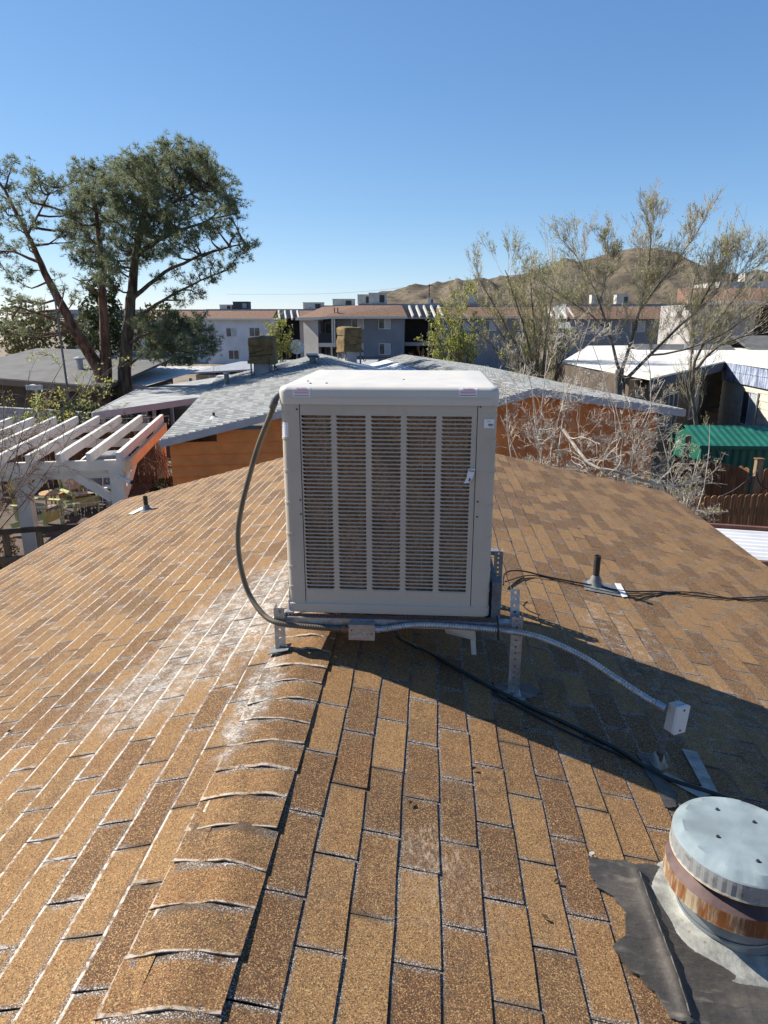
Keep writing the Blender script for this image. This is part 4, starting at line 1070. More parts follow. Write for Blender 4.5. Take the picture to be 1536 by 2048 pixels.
# roof fittings on the grey roof
def roof_fit(x, y, name, label, cat, build):
    P = HM @ Vector((x, y, gz(x))); t = thing(name, label, cat, P); build(t, Matrix.Translation(P)); return t
def f_pipe(r, h):
    def b(t, M):
        mb = MB(M); mb.tube([(0, 0, -.1), (0, 0, h)], r, 14); mb.build('pipe', M_galv_dull, t, smooth=50)
        mb = MB(M); mb.lathe([(r * 2.2, -.06), (r * 1.5, .03), (r * 1.05, .08)], (0, 0, 0), 14); mb.build('boot', M_fascia, t, smooth=60)
        mb = MB(M); mb.lathe([(r * .2, h + .05), (r * 1.25, h + .02), (r * 1.25, h - .02)], (0, 0, 0), 14); mb.build('cap', M_galv, t, smooth=50)
    return b
roof_fit(.75, 9.9, 'flue_pipe', 'grey flue pipe with ragged top near the left eave of the grey roof', 'vent pipe', f_pipe(.085, .45))
def f_turbine(t, M):
    mb = MB(M); mb.tube([(0, 0, -.1), (0, 0, .28)], .12, 14); mb.build('base', M_galv_dull, t, smooth=50)
    mb = MB(M @ Matrix.Rotation(R(-14), 4, 'X')); mb.box(-.2, .2, -.25, .25, .27, .34); mb.build('cap', M_galv, t)
roof_fit(3.75, 10.5, 'box_vent', 'galvanised hooded vent on the grey roof between the two covered coolers', 'vent', f_turbine)
roof_fit(5.15, 15.0, 'flue_pipe', 'thin upright pipe behind the baggy covered cooler', 'vent pipe', f_pipe(.05, .55))
def f_small(t, M):
    mb = MB(M); mb.tube([(0, 0, -.05), (0, 0, .13)], .03, 10); mb.build('pipe', M_pipe, t); mb = MB(M @ Matrix.Rotation(-.22, 4, 'Y')); mb.lathe([(.12, .01), (.07, .03), (.04, .06)], (0, 0, 0), 12); mb.build('boot', M_fascia, t, smooth=60)
roof_fit(.95, 1.55, 'vent_pipe', 'short black vent stub near the front left corner of the grey roof', 'vent pipe', f_small)
def f_dish(t, M):
    mb = MB(M); mb.tube([(0, 0, -.1), (0, 0, .5)], .025, 8); mb.build('mast', M_galv_dull, t)
    mb = MB(M @ Matrix.Translation((0, -.05, .62)) @ Matrix.Rotation(R(68), 4, 'X') @ Matrix.Rotation(R(10), 4, 'Y'))
    mb.lathe([(.001, -.07), (.15, -.05), (.28, -.01), (.34, .02), (.34, .03), (.28, 0), (.15, -.04), (.001, -.06)], (0, 0, 0), 24); mb.build('dish', M_white, t, smooth=60)
    mb = MB(M @ Matrix.Translation((0, -.05, .62))); mb.tube([(0, -.02, -.2), (0, -.35, -.02)], .012, 6); mb.build('feed_arm', M_galv, t)
# awning slab along the left eave
aw = thing('awning', 'long low awning roof dappled with shade along the left side of the orange house', 'awning', HM @ Vector((-1.4, 11, 0)))
mb = MB(HM); mb.prism([(-2.75, 6.0, 2.5), (-.06, 8.6, 2.62), (-.06, 16.8, 2.62), (-2.75, 13.0, 2.5)], (0, 0, .05)); mb.build('roof_sheet', M_grey_felt, aw)
mb = MB(HM); mb.bar((-2.78, 5.97, 2.46), (-.05, 8.57, 2.58), .05, .2); mb.build('fascia_board', M_fascia, aw)
mb = MB(HM); mb.bar((-2.78, 6.0, 2.46), (-2.78, 13.0, 2.46), .05, .2); mb.build('fascia_board', M_fascia, aw)
for y in (6.4, 9.5, 12.6):
    mb = MB(HM); mb.box(-2.66, -2.56, y, y + .1, 0, 2.48); mb.build('post', M_fascia, aw)
mb = MB(HM); mb.box(-1.4, -1.3, 7.5, 7.6, 0, 2.5); mb.build('post', M_fascia, aw)

# ================================================================ PERGOLA and patio
pg = thing('pergola', 'white painted pergola with heavy rafters and thick posts over the patio chairs', 'pergola', HM @ Vector((-2.5, 2.2, 0)))
def pbar(name, a, b, w, h, m=M_beam):
    mb = MB(HM); mb.bar(a, b, w, h); return mb.build(name, m, pg)
for k in range(8):
    x = -.78 - .56 * k
    pbar('rafter', (x, -.45, 2.46), (x, 5.3, 2.46), .085, .19)
pbar('front_beam', (-5.4, -.2, 2.27), (-.62, -.2, 2.27), .09, .2); pbar('front_beam', (-5.4, -.08, 2.08), (-.72, -.08, 2.08), .12, .18)
pbar('back_beam', (-5.4, 4.9, 2.27), (-.62, 4.9, 2.27), .09, .2); pbar('middle_beam', (-5.4, 2.4, 2.28), (-.72, 2.4, 2.28), .09, .18)
pbar('side_beam', (-.66, -.3, 2.24), (-.66, 5.0, 2.24), .07, .22, M_beam_bounce)
for x, y, m in ((-.9, -.12, M_beam), (-2.72, -.12, M_beam), (-.82, 4.85, M_beam_bounce), (-3.4, 4.85, M_beam), (-5.2, -.12, M_beam), (-5.2, 4.85, M_beam)):
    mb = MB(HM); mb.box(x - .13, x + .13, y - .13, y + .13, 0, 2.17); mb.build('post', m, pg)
for a, b in (((-1.05, -.12, 1.55), (-1.7, -.12, 2.05)), ((-.85, 4.6, 1.5), (-.72, 4.0, 2.15)), ((-.85, .1, 1.6), (-.72, .6, 2.15)), ((-2.6, -.12, 1.75), (-2.3, -.12, 2.05))):
    mb = MB(HM); mb.bar(a, b, .12, .16); mb.build('knee_brace', M_beam, pg)
mb = MB(HM); mb.box(-8.6, -.1, -.6, 6.2, -.01, .42); tag(mb.build('patio_deck', M_deck), kind='structure')
sl = thing('camera_bracket', 'small white security camera on the front right pergola post', 'camera', HM @ Vector((-.78, -.3, 2.0)))
mb = MB(HM); mb.tube([(-.8, -.28, 2.0), (-.6, -.36, 1.93)], .045, 10); mb.build('housing', M_white, sl, smooth=50); mb = MB(HM); mb.tube([(-.6, -.36, 1.93), (-.585, -.366, 1.925)], .04, 10); mb.build('lens', M_black, sl); mb = MB(HM); mb.bar((-.85, -.26, 2.08), (-.76, -.29, 2.01), .03, .03); mb.build('arm', M_white, sl)
# icicle lights
lt = thing('icicle_lights', 'string of white icicle lights drooping from the pergola beams', 'string lights', HM @ Vector((-2, -.3, 2.2)))
random.seed(12)
wires = MB(HM); bulbs = MB(HM)
for (p0, p1, sag) in (((-2.6, -.28, 1.6), (-1.0, -.28, 1.85), .22), ((-5.2, -.3, 2.1), (-.7, -.3, 2.1), .05), ((-2.9, 5.4, 2.5), (-.6, 5.4, 2.5), .05), ((-2.7, -.3, 1.55), (-1.0, -.3, 1.55), .04)):
    p0 = Vector(p0); p1 = Vector(p1); pts = []
    for k in range(25):
        t = k / 24; p = p0.lerp(p1, t); p.z -= sag * 4 * t * (1 - t); pts.append(p)
        if k % 2 == 0:
            L = random.choice((.12, .2, .32)); q = p + Vector((random.uniform(-.04, .04), 0, -L)); wires.tube([p, p.lerp(q, .5) + Vector((.015, 0, 0)), q], .0028, 4)
            for s_ in range(int(L / .07)):
                b = p.lerp(q, (s_ + 1) / int(L / .07)); bulbs.tube([b, b + Vector((.012, 0, -.03))], .007, 5)
    wires.tube(pts, .004, 4)
tag(wires.build('wire', M_white, lt), kind='stuff'); o = bulbs.build('bulbs', M_bulb, lt); o['kind'] = 'stuff'
# fence behind the pergola: cedar boards
def board_fence(name, label, p0, p1, h, bw, mat, parent_cat='fence', dog=True, posts=True, rail_side=1, seed=1, group=None, base=0.0, slope=0.0):
    random.seed(seed); p0 = Vector(p0); p1 = Vector(p1); d = (p1 - p0); L = d.length; d.normalize(); nrm = Vector((-d.y, d.x, 0))
    t = thing(name, label, parent_cat, (p0 + p1) / 2, group); n = int(L / bw)
    for k in range(n):
        a = p0 + d * (k * bw + .006); b = p0 + d * ((k + 1) * bw - .006); hh = h + random.uniform(-.015, .015) + slope * k * bw; off = nrm * random.uniform(-.004, .004); c = .035
        pl = [a + off + Vector((0, 0, base)), b + off + Vector((0, 0, base)), b + off + Vector((0, 0, hh - c)), b - d * c + off + Vector((0, 0, hh)), a + d * c + off + Vector((0, 0, hh)), a + off + Vector((0, 0, hh - c))]
        mb = MB(); mb.prism(pl, nrm * .018); mb.build('board', mat, t)
    for zz in (.35, h * .55, h - .3):
        mb = MB(); mb.bar(p0 + nrm * .045 * rail_side + Vector((0, 0, zz)), p1 + nrm * .045 * rail_side + Vector((0, 0, zz + slope * L)), .04, .09); mb.build('rail', mat, t)
    return t
board_fence('cedar_fence', 'reddish plank fence coloured dark for shade along the back of the patio', HM @ Vector((-8.6, 6.1, 0)), HM @ Vector((-.9, 6.1, 0)), 1.95, .15, M_fence_dark, seed=3)
# front post and rail fence with lattice
rf_ = thing('rail_fence', 'dark weathered post and rail fence with lattice beside our left eave', 'fence', (-6.9, 11.8, 0))
A, B = Vector((-7.9, 11.55, 0)), Vector((-5.6, 12.35, 0)); dv = (B - A).normalized()
for s_ in (.55, 1.13, 1.72, 2.25):
    p = A + dv * s_; mb = MB(Matrix.Translation(p) @ Matrix.Rotation(math.atan2(dv.y, dv.x), 4, 'Z')); mb.box(-.05, .05, -.05, .05, 0, 1.28); mb.build('post', M_wood_grey, rf_)
for zz in (1.27, .72):
    mb = MB(); mb.bar(A + Vector((0, 0, zz)) + Vector((.02, -.08, 0)), B + Vector((.02, -.08, zz)), .045, .1); mb.build('rail', M_wood_dark if zz > 1 else M_wood_grey, rf_)
mb = MB()
for k in range(26):
    x0 = k * .09
    for sg in (1, -1):
        a = A + dv * (x0 if sg > 0 else x0 + .5) + Vector((0, 0, .08)); b = A + dv * (x0 + .5 if sg > 0 else x0) + Vector((0, 0, .62)); mb.bar(a, b, .008, .03, (-dv.y, dv.x, 0))
o = mb.build('lattice', M_post, rf_); o['kind'] = 'stuff'
# Adirondack chairs
def adirondack(P, rz, label):
    t = thing('adirondack_chair', label, 'chair', P, 'green wooden chairs under the pergola'); M = Matrix.Translation(P) @ Matrix.Rotation(rz, 4, 'Z')
    for k in range(5):                                  # local +x is the front
        mb = MB(M); y = -.22 + .11 * k; L = .78 + .08 * math.cos((k - 2) * .7); mb.bar((-.28, y, .3), (-.28 - L * .36, y, .3 + L * .93), .1, .02, (1, 0, .4)); mb.build('back_slat', M_chair_green, t)
    for k in range(5):
        mb = MB(M); x = -.22 + .12 * k; mb.box(x, x + .1, -.27, .27, .29 + .022 * k, .31 + .022 * k); mb.build('seat_slat', M_chair_green, t)
    mb = MB(M); mb.box(.38, .4, -.27, .27, .17, .4); mb.build('front_apron', M_chair_green, t)
    for sy in (-1, 1):
        mb = MB(M); mb.box(-.4, .46, sy * .33 - .065, sy * .33 + .065, .56, .585); mb.build('armrest', M_chair_green, t)
        mb = MB(M); mb.box(.34, .43, sy * .29 - .02, sy * .29 + .02, 0, .56); mb.build('leg', M_chair_green, t)
        mb = MB(M); mb.bar((.36, sy * .27, .34), (-.55, sy * .27, .05), .025, .13); mb.build('leg', M_chair_green, t)
        mb = MB(M); mb.bar((-.36, sy * .3, .56), (-.33, sy * .3, .2), .03, .08); mb.build('arm_support', M_chair_green, t)
    return M
def pillow(M, name, label, sx, sy, sz, m=None):
    mb = MB(M); vs = []; n = 8
    for side in (1, -1):
        for i in range(n + 1):
            for j in range(n + 1):
                u, v = i / n * 2 - 1, j / n * 2 - 1; h = (1 - u ** 4) * (1 - v ** 4); k = 1 - .06 * (1 - abs(u)) * (abs(v) > .99) - .06 * (1 - abs(v)) * (abs(u) > .99)
                vs.append((u * sx * k, v * sy * k, side * sz * h ** .6 + .006 * mnoise.noise(Vector((u * 3, v * 3, side)))))
    N2 = (n + 1) ** 2; fs = []
    for i in range(n):
        for j in range(n):
            a = i * (n + 1) + j; fs.append((a, a + n + 1, a + n + 2, a + 1)); fs.append((N2 + a, N2 + a + 1, N2 + a + n + 2, N2 + a + n + 1))
    mb.add(vs, fs); return tag(mb.build(name, m or M_cush, smooth=60), label, 'cushion', 'patterned patio cushions')
c1 = Vector((-8.25, 16.1, .42)); c2 = Vector((-8.5, 14.7, .42))
M1 = adirondack(c1, R(-38), 'yellow green slatted armchair facing right with its seat cushion, beside the folding chair')
M2 = adirondack(c2, R(-8), 'yellow green slatted armchair seen side on, nearest the rail fence')
for M, w in ((M1, 'of the armchair beside the folding chair'), (M2, 'of the armchair nearest the rail fence')):
    pillow(M @ Matrix.Translation((.08, 0, .43)) @ Matrix.Rotation(R(-9), 4, 'Y'), 'seat_cushion', 'pale patterned seat cushion ' + w, .26, .26, .06)
    pillow(M @ Matrix.Translation((-.33, 0, .68)) @ Matrix.Rotation(R(68), 4, 'Y'), 'back_cushion', 'patterned back cushion ' + w, .24, .24, .07)
# folding chair
fcm = Matrix.Translation((-7.75, 16.9, .42)) @ Matrix.Rotation(R(-75), 4, 'Z'); t = thing('folding_chair', 'white metal folding chair with tan back behind the pergola post', 'chair', fcm.translation)
mb = MB(fcm); mb.box(-.2, .2, -.21, .21, .43, .455); mb.build('seat', M_white, t)
mb = MB(fcm); mb.loft([[(-.24 - .03 * math.cos(a * 1.0), y, z) for y, z, a in ((-.2, .66, .8), (0, .64, 0), (.2, .66, .8), (.2, .86, .8), (0, .9, 0), (-.2, .86, .8))], [(-.255 - .03 * math.cos(a), y, z) for y, z, a in ((-.2, .66, .8), (0, .64, 0), (.2, .66, .8), (.2, .86, .8), (0, .9, 0), (-.2, .86, .8))]]); mb.build('backrest', M_tan, t)
for sy in (-1, 1):
    mb = MB(fcm); mb.tube([(.3, sy * .22, 0), (-.26, sy * .22, .9)], .013, 6); mb.build('leg', M_white, t)
    mb = MB(fcm); mb.tube([(-.28, sy * .2, 0), (.18, sy * .2, .44)], .013, 6); mb.build('leg', M_white, t)
# small table, covered grill, bin
tb = thing('patio_table', 'small round topped wooden table between the two green armchairs', 'table', (-8.75, 15.8, .42)); Mt = Matrix.Translation((-8.75, 15.8, .42))
mb = MB(Mt); mb.lathe([(0, .55), (.3, .55), (.31, .535), (.3, .52), (0, .52)], (0, 0, 0), 24); mb.build('tabletop', M_table, t if False else tb)
for k in range(4):
    a = R(45 + 90 * k); mb = MB(Mt); mb.bar((.2 * math.cos(a), .2 * math.sin(a), 0), (.16 * math.cos(a), .16 * math.sin(a), .52), .04, .04); mb.build('leg', M_table, tb)
gr = thing('covered_grill', 'barbecue grill under a crumpled grey vinyl cover at the back of the patio', 'grill', (-8.35, 17.9, .42)); Mg = Matrix.Translation((-8.35, 17.9, .42)) @ Matrix.Rotation(HANG, 4, 'Z')
mb = MB(Mg); loops = []
for k, (z, sx, sy) in enumerate(((.08, .62, .33), (.3, .6, .32), (.6, .62, .33), (.8, .66, .35), (.88, .66, .35), (.98, .6, .32), (1.1, .5, .28), (1.16, .4, .2), (1.17, .2, .1))):
    loops.append([(q[0] * (1 + .07 * mnoise.noise(Vector((q[0] * 5, q[1] * 5, z * 6)))), q[1] * (1 + .09 * mnoise.noise(Vector((q[0] * 6, 3, z * 6)))), z + .03 * mnoise.noise(Vector((q[0] * 4, q[1] * 4, 9)))) for q in rrect(-sx, sx, -sy, sy, .09, z, 6)])
mb.loft(loops); mb.build('cover', M_grey_cover, gr, smooth=60)
for x in (-.5, .5):
    mb = MB(Mg); mb.tube([(x, -.2, .07), (x, .2, .07)], .07, 14); mb.build('wheel', M_black, gr)
bn = thing('planter_box', 'pale square planter by the folding chair', 'planter', (-7.35, 16.2, .42))
mb = MB(Matrix.Translation((-7.35, 16.2, .42))); mb.loft([rrect(-.13, .13, -.13, .13, .02, 0, 2), rrect(-.16, .16, -.16, .16, .02, .36, 2), rrect(-.13, .13, -.13, .13, .02, .36, 2), rrect(-.12, .12, -.12, .12, .02, .28, 2)]); mb.build('pot', M_block, bn)
mb = MB(Matrix.Translation((-7.35, 16.2, .42))); mb.lathe([(0, .3), (.115, .3)], (0, 0, 0), 16); mb.build('soil', M_soil, bn)

# ================================================================ APARTMENTS
def window(parent, x0, x1, z0, z1, y, half=None, dirx=Vector((1, 0, 0)), org=Vector((0, 0, 0)), blind=.5, frame=M_frame):
    """sliding window in a wall: frame proud of the wall, two panes; x along dirx from org"""
    M = Matrix(((dirx.x, -dirx.y, 0, org.x), (dirx.y, dirx.x, 0, org.y), (0, 0, 1, 0), (0, 0, 0, 1))); f = .05 if x1 - x0 > .8 else .035
    mb = MB(M); mb.box(x0, x0 + f, y - .06, y, z0, z1); mb.box(x1 - f, x1, y - .06, y, z0, z1); mb.box(x0 + f, x1 - f, y - .06, y, z0, z0 + f); mb.box(x0 + f, x1 - f, y - .06, y, z1 - f, z1); xm = x0 + (x1 - x0) * .5
    mb.box(xm - f * .5, xm + f * .5, y - .065, y, z0 + f, z1 - f)
    o = mb.build('window', frame, parent)
    mb = MB(M); mb.box(x0 + f, xm - f * .5, y - .03, y - .002, z0 + f, z1 - f); mb.build('pane', M_glass, o)
    mb = MB(M); mb.box(xm + f * .5, x1 - f, y - .03, y - .002, z0 + f, z1 - f); mb.build('pane', M_curtain if random.random() < blind else M_glass, o)
    return o
def ac_unit(parent_label, x, y, z, w, h, d, dark=False):
    t = thing('rooftop_unit', parent_label, 'air conditioner', (x, y, z), 'units on the apartment roofs')
    mb = MB(); mb.box(x - w / 2, x + w / 2, y - d / 2, y + d / 2, z, z + h); mb.build('casing', M_unit_dark if dark else M_unit, t)
    mb = MB(); mb.box(x + w * .12, x + w * .4, y - d / 2 - .03, y - d / 2 - .003, z + h * .15, z + h * .85); mb.build('grille', M_unit_dark if not dark else M_parapet, t)
    mb = MB(); mb.box(x - w * .52, x + w * .52, y - d * .52, y + d * .52, z + h + .003, z + h + .08); mb.build('lid', M_unit if not dark else M_unit_dark, t)
random.seed(31)
# grey block in the middle
AY = 75.0
ap = thing('apartment_block', 'slate grey two storey apartment block with red brown hip roof and corner balcony', 'building', (-6, 80, 0))
mb = MB(); mb.box(-9.6, -2.35, AY, AY + 9, -.5, 5.42); mb.build('wall', M_stucco_grey, ap)
mb = MB(); mb.prism([(-13.1, AY - .4, -.5), (-11.35, AY - 1.6, -.5), (-11.35, AY + .6, -.5), (-13.1, AY + 8, -.5)], (0, 0, 5.55)); mb.build('wing_wall', M_stucco_lit, ap)  # wing of the slate block, coloured lighter to paint its sunlit side
mb = MB(); mb.box(-11.35, -9.6, AY + 1.9, AY + 8, -.5, 5.4); mb.build('recess_wall', M_stucco_grey, ap)
mb = MB(); mb.box(-11.5, -9.55, AY - 1.5, AY + 1.9, 2.35, 2.75); mb.build('balcony_slab', M_trim, ap)
bal = MB(); 
for k in range(17): bal.box(-11.4 + k * .112, -11.37 + k * .112, AY - 1.42, AY - 1.39, 2.75, 3.7)
bal.box(-11.45, -9.55, AY - 1.44, AY - 1.37, 3.7, 3.76); bal.build('balcony_rail', M_unit_dark, ap)
mb = MB(); mb.box(-11.2, -9.9, AY - 1.35, AY - 1.3, 2.8, 3.75); mb.build('balcony_screen', M_unit_dark, ap)
for x in (-9.85, -9.62):
    mb = MB(); mb.box(x - .08, x + .08, AY - 1.45, AY - 1.3, 2.75, 5.4); mb.build('balcony_post', M_trim, ap)
mb = MB(); mb.box(-10.05, -9.9, AY - 1.45, AY - 1.3, 0, 2.35); mb.build('balcony_post', M_trim, ap)
for z0, z1 in ((2.8, 4.9), (.1, 2.2)):
    mb = MB(); mb.box(-11.1, -9.75, AY + 1.84, AY + 1.9, z0, z1); d = mb.build('sliding_door', M_frame, ap)
    for xa in (-11.03, -10.39):
        mb = MB(); mb.box(xa, xa + .58, AY + 1.82, AY + 1.838, z0 + .1, z1 - .1); mb.build('pane', M_glass, d)
for x0, x1, z0, z1 in ((-7.97, -6.64, 4.16, 5.26), (-5.08, -3.8, 4.16, 5.26), (-5.04, -3.8, 1.5, 2.66), (-7.97, -6.72, 1.4, 2.66)): window(ap, x0, x1, z0, z1, AY, blind=.8)
mb = MB()
e = 5.42
mb.add([(-10.2, AY - 1.7, e), (-2.0, AY - .55, e + .03), (-2.7, AY + 1.7, 6.62), (-7.3, AY + 1.5, 6.62), (-13.6, AY - 1.0, e - .1), (-11.0, AY - 1.9, e - .05), (-11.3, AY + 2, 6.5), (-13.6, AY + 6, e), (-11.5, AY + 6, 6.5)],
       [(0, 1, 2, 3), (5, 0, 3, 6), (4, 5, 6), (7, 4, 6, 8)])
# give the roof slopes thickness by a soffit sheet
mb.add([(-10.2, AY - 1.7, e - .2), (-2.0, AY - .55, e - .17), (-2.7, AY + 1.7, e - .2), (-7.3, AY + 1.5, e - .2), (-13.6, AY - 1.0, e - .3), (-11.0, AY - 1.9, e - .25), (-11.3, AY + 2, e - .2)], [(3, 2, 1, 0), (6, 3, 0, 5), (6, 5, 4)])
mb.build('roof', M_rooftile, ap)
mb = MB()
for a, b in (((-13.6, AY - 1.0, e - .2), (-11.0, AY - 1.9, e - .15)), ((-11.0, AY - 1.9, e - .15), (-10.2, AY - 1.7, e - .1)), ((-10.2, AY - 1.72, e - .09), (-2.0, AY - .57, e - .06))): mb.bar(a, b, .06, .24)
mb.build('eave_trim', M_trim, ap)
mb = MB(); mb.box(-11.6, -7.4, AY + 2.0, AY + 9, 5.43, 6.62); mb.build('parapet', M_parapet, ap)
mb = MB(); mb.box(-7.4, 12, AY + 1.75, AY + 9, 5.43, 6.78); mb.build('parapet', M_parapet, ap)
for x in (-9.7, -9.35):
    mb = MB(); mb.tube([(x, AY - .6, 5.6), (x, AY - .6, 6.35)], .06, 8); mb.build('roof_pipe', M_rust_angle, ap)
# stair link with trellis, then the wing to the right behind the bushes
mb = MB(); mb.box(-2.35, 1.2, AY + 3, AY + 9, -.5, 5.4); mb.build('stair_recess', M_dark, ap)  # near-black colour stands for the shade inside the stairway
for z in (2.4,):
    mb = MB(); mb.box(-2.35, 1.2, AY + .8, AY + 3, z, z + .35); mb.build('landing', M_parapet, ap)
mb = MB(); mb.box(.2, .34, AY + .7, AY + .84, -.5, 5.1); mb.build('post', M_parapet, ap)
mb = MB(); mb.box(-2.3, 1.1, AY - .2, AY + .02, 5.2, 5.4); mb.build('trellis_beam', M_parapet, ap)
for k in range(5):
    x = -1.9 + .78 * k; mb = MB(); mb.bar((x + .5, AY - .3, 5.42), (x, AY + 1.6, 6.5), .16, .3); mb.build('trellis_bar', M_trim, ap)
mb = MB(); mb.box(1.2, 12, AY + .3, AY + 9, -.5, 5.3); mb.build('wall', M_stucco_grey, ap)
for x0 in (3.2, 6.0, 9.2): window(ap, x0, x0 + 1.4, 4.0, 5.1, AY + .3, blind=.9)
mb = MB(); mb.prism([(1.0, AY - .3, 5.4), (12, AY - .3, 5.4), (12, AY - .3, 5.25), (1.0, AY - .3, 5.25)], (0, .1, 0)); mb.build('eave_trim', M_trim, ap)
mb = MB(); mb.prism([(1.0, AY - .3, 5.42), (1.0, AY + 1.74, 6.5), (1.0, AY + 1.74, 5.42)], (11, 0, 0)); mb.build('roof', M_rooftile, ap)
ac_unit('pair of beige units side by side above the hip roof of the slate grey block', -6.9, AY + 4, 6.78, 1.5, .95, 1.4); ac_unit('larger beige unit with dark grille left of the ridge on the slate grey block', -5.4, AY + 3.5, 6.78, 1.9, 1.1, 1.5)
ac_unit('low beige unit near the hip end of the slate grey block', -9.5, AY + 6, 6.62, 2.4, .7, 1.5)
for x, l in ((3.4, 'beige roof unit next to the utility pole'), (5.1, 'beige roof unit with dark grille right of the utility pole'), (.4, 'tiny beige roof unit left of the utility pole')): ac_unit(l, x, AY + 4, 6.78, 1.15 if x > 1 else .6, .9 if x > 1 else .6, 1.2)
# wing farther right, seen through the trees
aw2 = thing('apartment_block', 'long grey apartment wing with red brown roof mostly hidden behind the leafing tree', 'building', (24, 76, 0))
mb = MB(); mb.box(15, 33, 74, 82, -.5, 5.2); mb.build('wall', M_stucco_grey, aw2)
mb = MB(); mb.prism([(14.6, 73.4, 5.2), (14.6, 75.6, 6.45), (14.6, 75.6, 5.2)], (19, 0, 0)); mb.build('roof', M_rooftile, aw2)
mb = MB(); mb.box(14.6, 33.6, 75.7, 82, 5.22, 6.7); mb.build('parapet', M_parapet, aw2)
for k in range(4):
    x = 12.6 + .7 * k; mb = MB(); mb.bar((x + .4, 73.6, 5.3), (x, 75.4, 6.3), .14, .28); mb.build('trellis_bar', M_trim, aw2)
for x0 in (17, 21, 26, 30): window(aw2, x0, x0 + 1.4, 3.9, 5.0, 74, blind=.8)
for x, l in ((18.2, 'pale roof unit on the hidden wing, nearer the yellow green tree'), (20.8, 'small pale roof unit on the hidden wing, right of its twin')): ac_unit(l, x, 78, 6.7, 1.3, .9, 1.2)
# pale blue block on the left
BY = 82.0
bp = thing('apartment_block', 'pale blue white two storey apartment block behind the pine', 'building', (-28, 87, 0))
mb = MB(); mb.box(-26.1, -18.1, BY, BY + 9, -.8, 5.2); mb.build('wall', M_stucco_blue, bp)
mb = MB(); mb.box(-45, -26.1, BY + 3, BY + 9, -.8, 5.3); mb.build('wall', M_stucco_blue, bp)
mb = MB(); mb.box(-18.1, -14.9, BY + 3, BY + 9, -.8, 5.3); mb.build('stair_recess', M_dark, bp)  # shade of the recess painted as a near-black face
mb = MB(); mb.box(-14.9, -10, BY, BY + 9, -.8, 5.1); mb.build('wall', M_stucco_lit, bp)
mb = MB(); mb.prism([(-26.2, BY - .4, 5.25), (-26.2, BY + 1.8, 6.2), (-26.2, BY + 1.8, 5.25)], (8.2, 0, 0)); mb.build('roof', M_rooftile, bp)
mb = MB(); mb.prism([(-15.2, BY - .4, 5.25), (-15.2, BY + 1.8, 6.2), (-15.2, BY + 1.8, 5.25)], (5, 0, 0)); mb.build('roof', M_rooftile, bp)
mb = MB(); mb.prism([(-36, BY + 2.2, 5.3), (-36, BY + 4.4, 6.2), (-36, BY + 4.4, 5.3)], (8.6, 0, 0)); mb.build('roof', M_rooftile, bp)
mb = MB(); mb.box(-48, -10, BY + 1.82, BY + 9, 5.32, 6.32) if False else mb.box(-26.6, -9, BY + 1.82, BY + 9, 5.32, 6.35); mb.box(-48, -26.7, BY + 4.45, BY + 9.5, 5.32, 6.35); mb.build('parapet', M_parapet, bp)
for a, b in (((-26.3, BY - .45, 5.16), (-17.9, BY - .45, 5.16)), ((-15.3, BY - .45, 5.16), (-10, BY - .45, 5.16))):
    mb = MB(); mb.bar(a, b, .08, .2); mb.build('eave_trim', M_trim, bp)
for k in range(4):
    x = -17.7 + .75 * k; mb = MB(); mb.bar((x + .5, BY - .2, 5.2), (x, BY + 1.6, 6.1), .15, .28); mb.build('trellis_bar', M_white, bp)
for x0, x1, z0, z1 in ((-23.75, -22.45, 3.15, 4.2), (-20.95, -19.65, 3.2, 4.24), (-23.6, -22.3, .55, 1.64), (-14.3, -13.4, 2.6, 3.9)): window(bp, x0, x1, z0, z1, BY, blind=.4)
ac_unit('dark roof unit on the pale blue block above its brown roof strip', -23.0, BY + 5, 6.35, 1.9, .85, 1.4, True); ac_unit('small unit beside the dark one on the pale blue block', -24.9, BY + 5, 6.35, 1.5, .5, 1.3)
ac_unit('roof unit on the pale blue block nearest the slate grey block', -14.0, BY + 5, 6.35, 2.4, .75, 1.4)
# beige building at the right edge with its balcony
rb = thing('apartment_block', 'beige apartment block with brown roof behind the bare tree at the right edge', 'building', (26, 62, 0))
mb = MB(); mb.box(21.3, 26.2, 58, 66, -.5, 6.3); mb.build('wall', M_stucco_lit, rb)
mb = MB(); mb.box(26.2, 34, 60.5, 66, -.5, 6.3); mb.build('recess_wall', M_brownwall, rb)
mb = MB(); mb.box(26.2, 34, 57.6, 60.5, 3.3, 3.75); mb.build('balcony_slab', M_trim, rb)
for x in (27.8, 30.5):
    mb = MB(); mb.box(x - .12, x + .12, 57.7, 57.95, 0, 6.3); mb.build('balcony_post', M_trim, rb)
mb = MB(); mb.prism([(20.6, 57.2, 6.45), (20.6, 60, 7.6), (20.6, 60, 6.45)], (14, 0, 0)); mb.build('roof', M_rooftile, rb)
mb = MB(); mb.bar((20.5, 57.15, 6.35), (34.6, 57.15, 6.35), .1, .2); mb.build('eave_trim', M_trim, rb)
mb = MB(); mb.box(24, 34, 60.3, 66, 6.5, 8.1); mb.build('parapet', M_trim, rb)
ac_unit('pale roof unit on the beige block at the right edge', 27.6, 63, 8.1, 1.6, .7, 1.4)
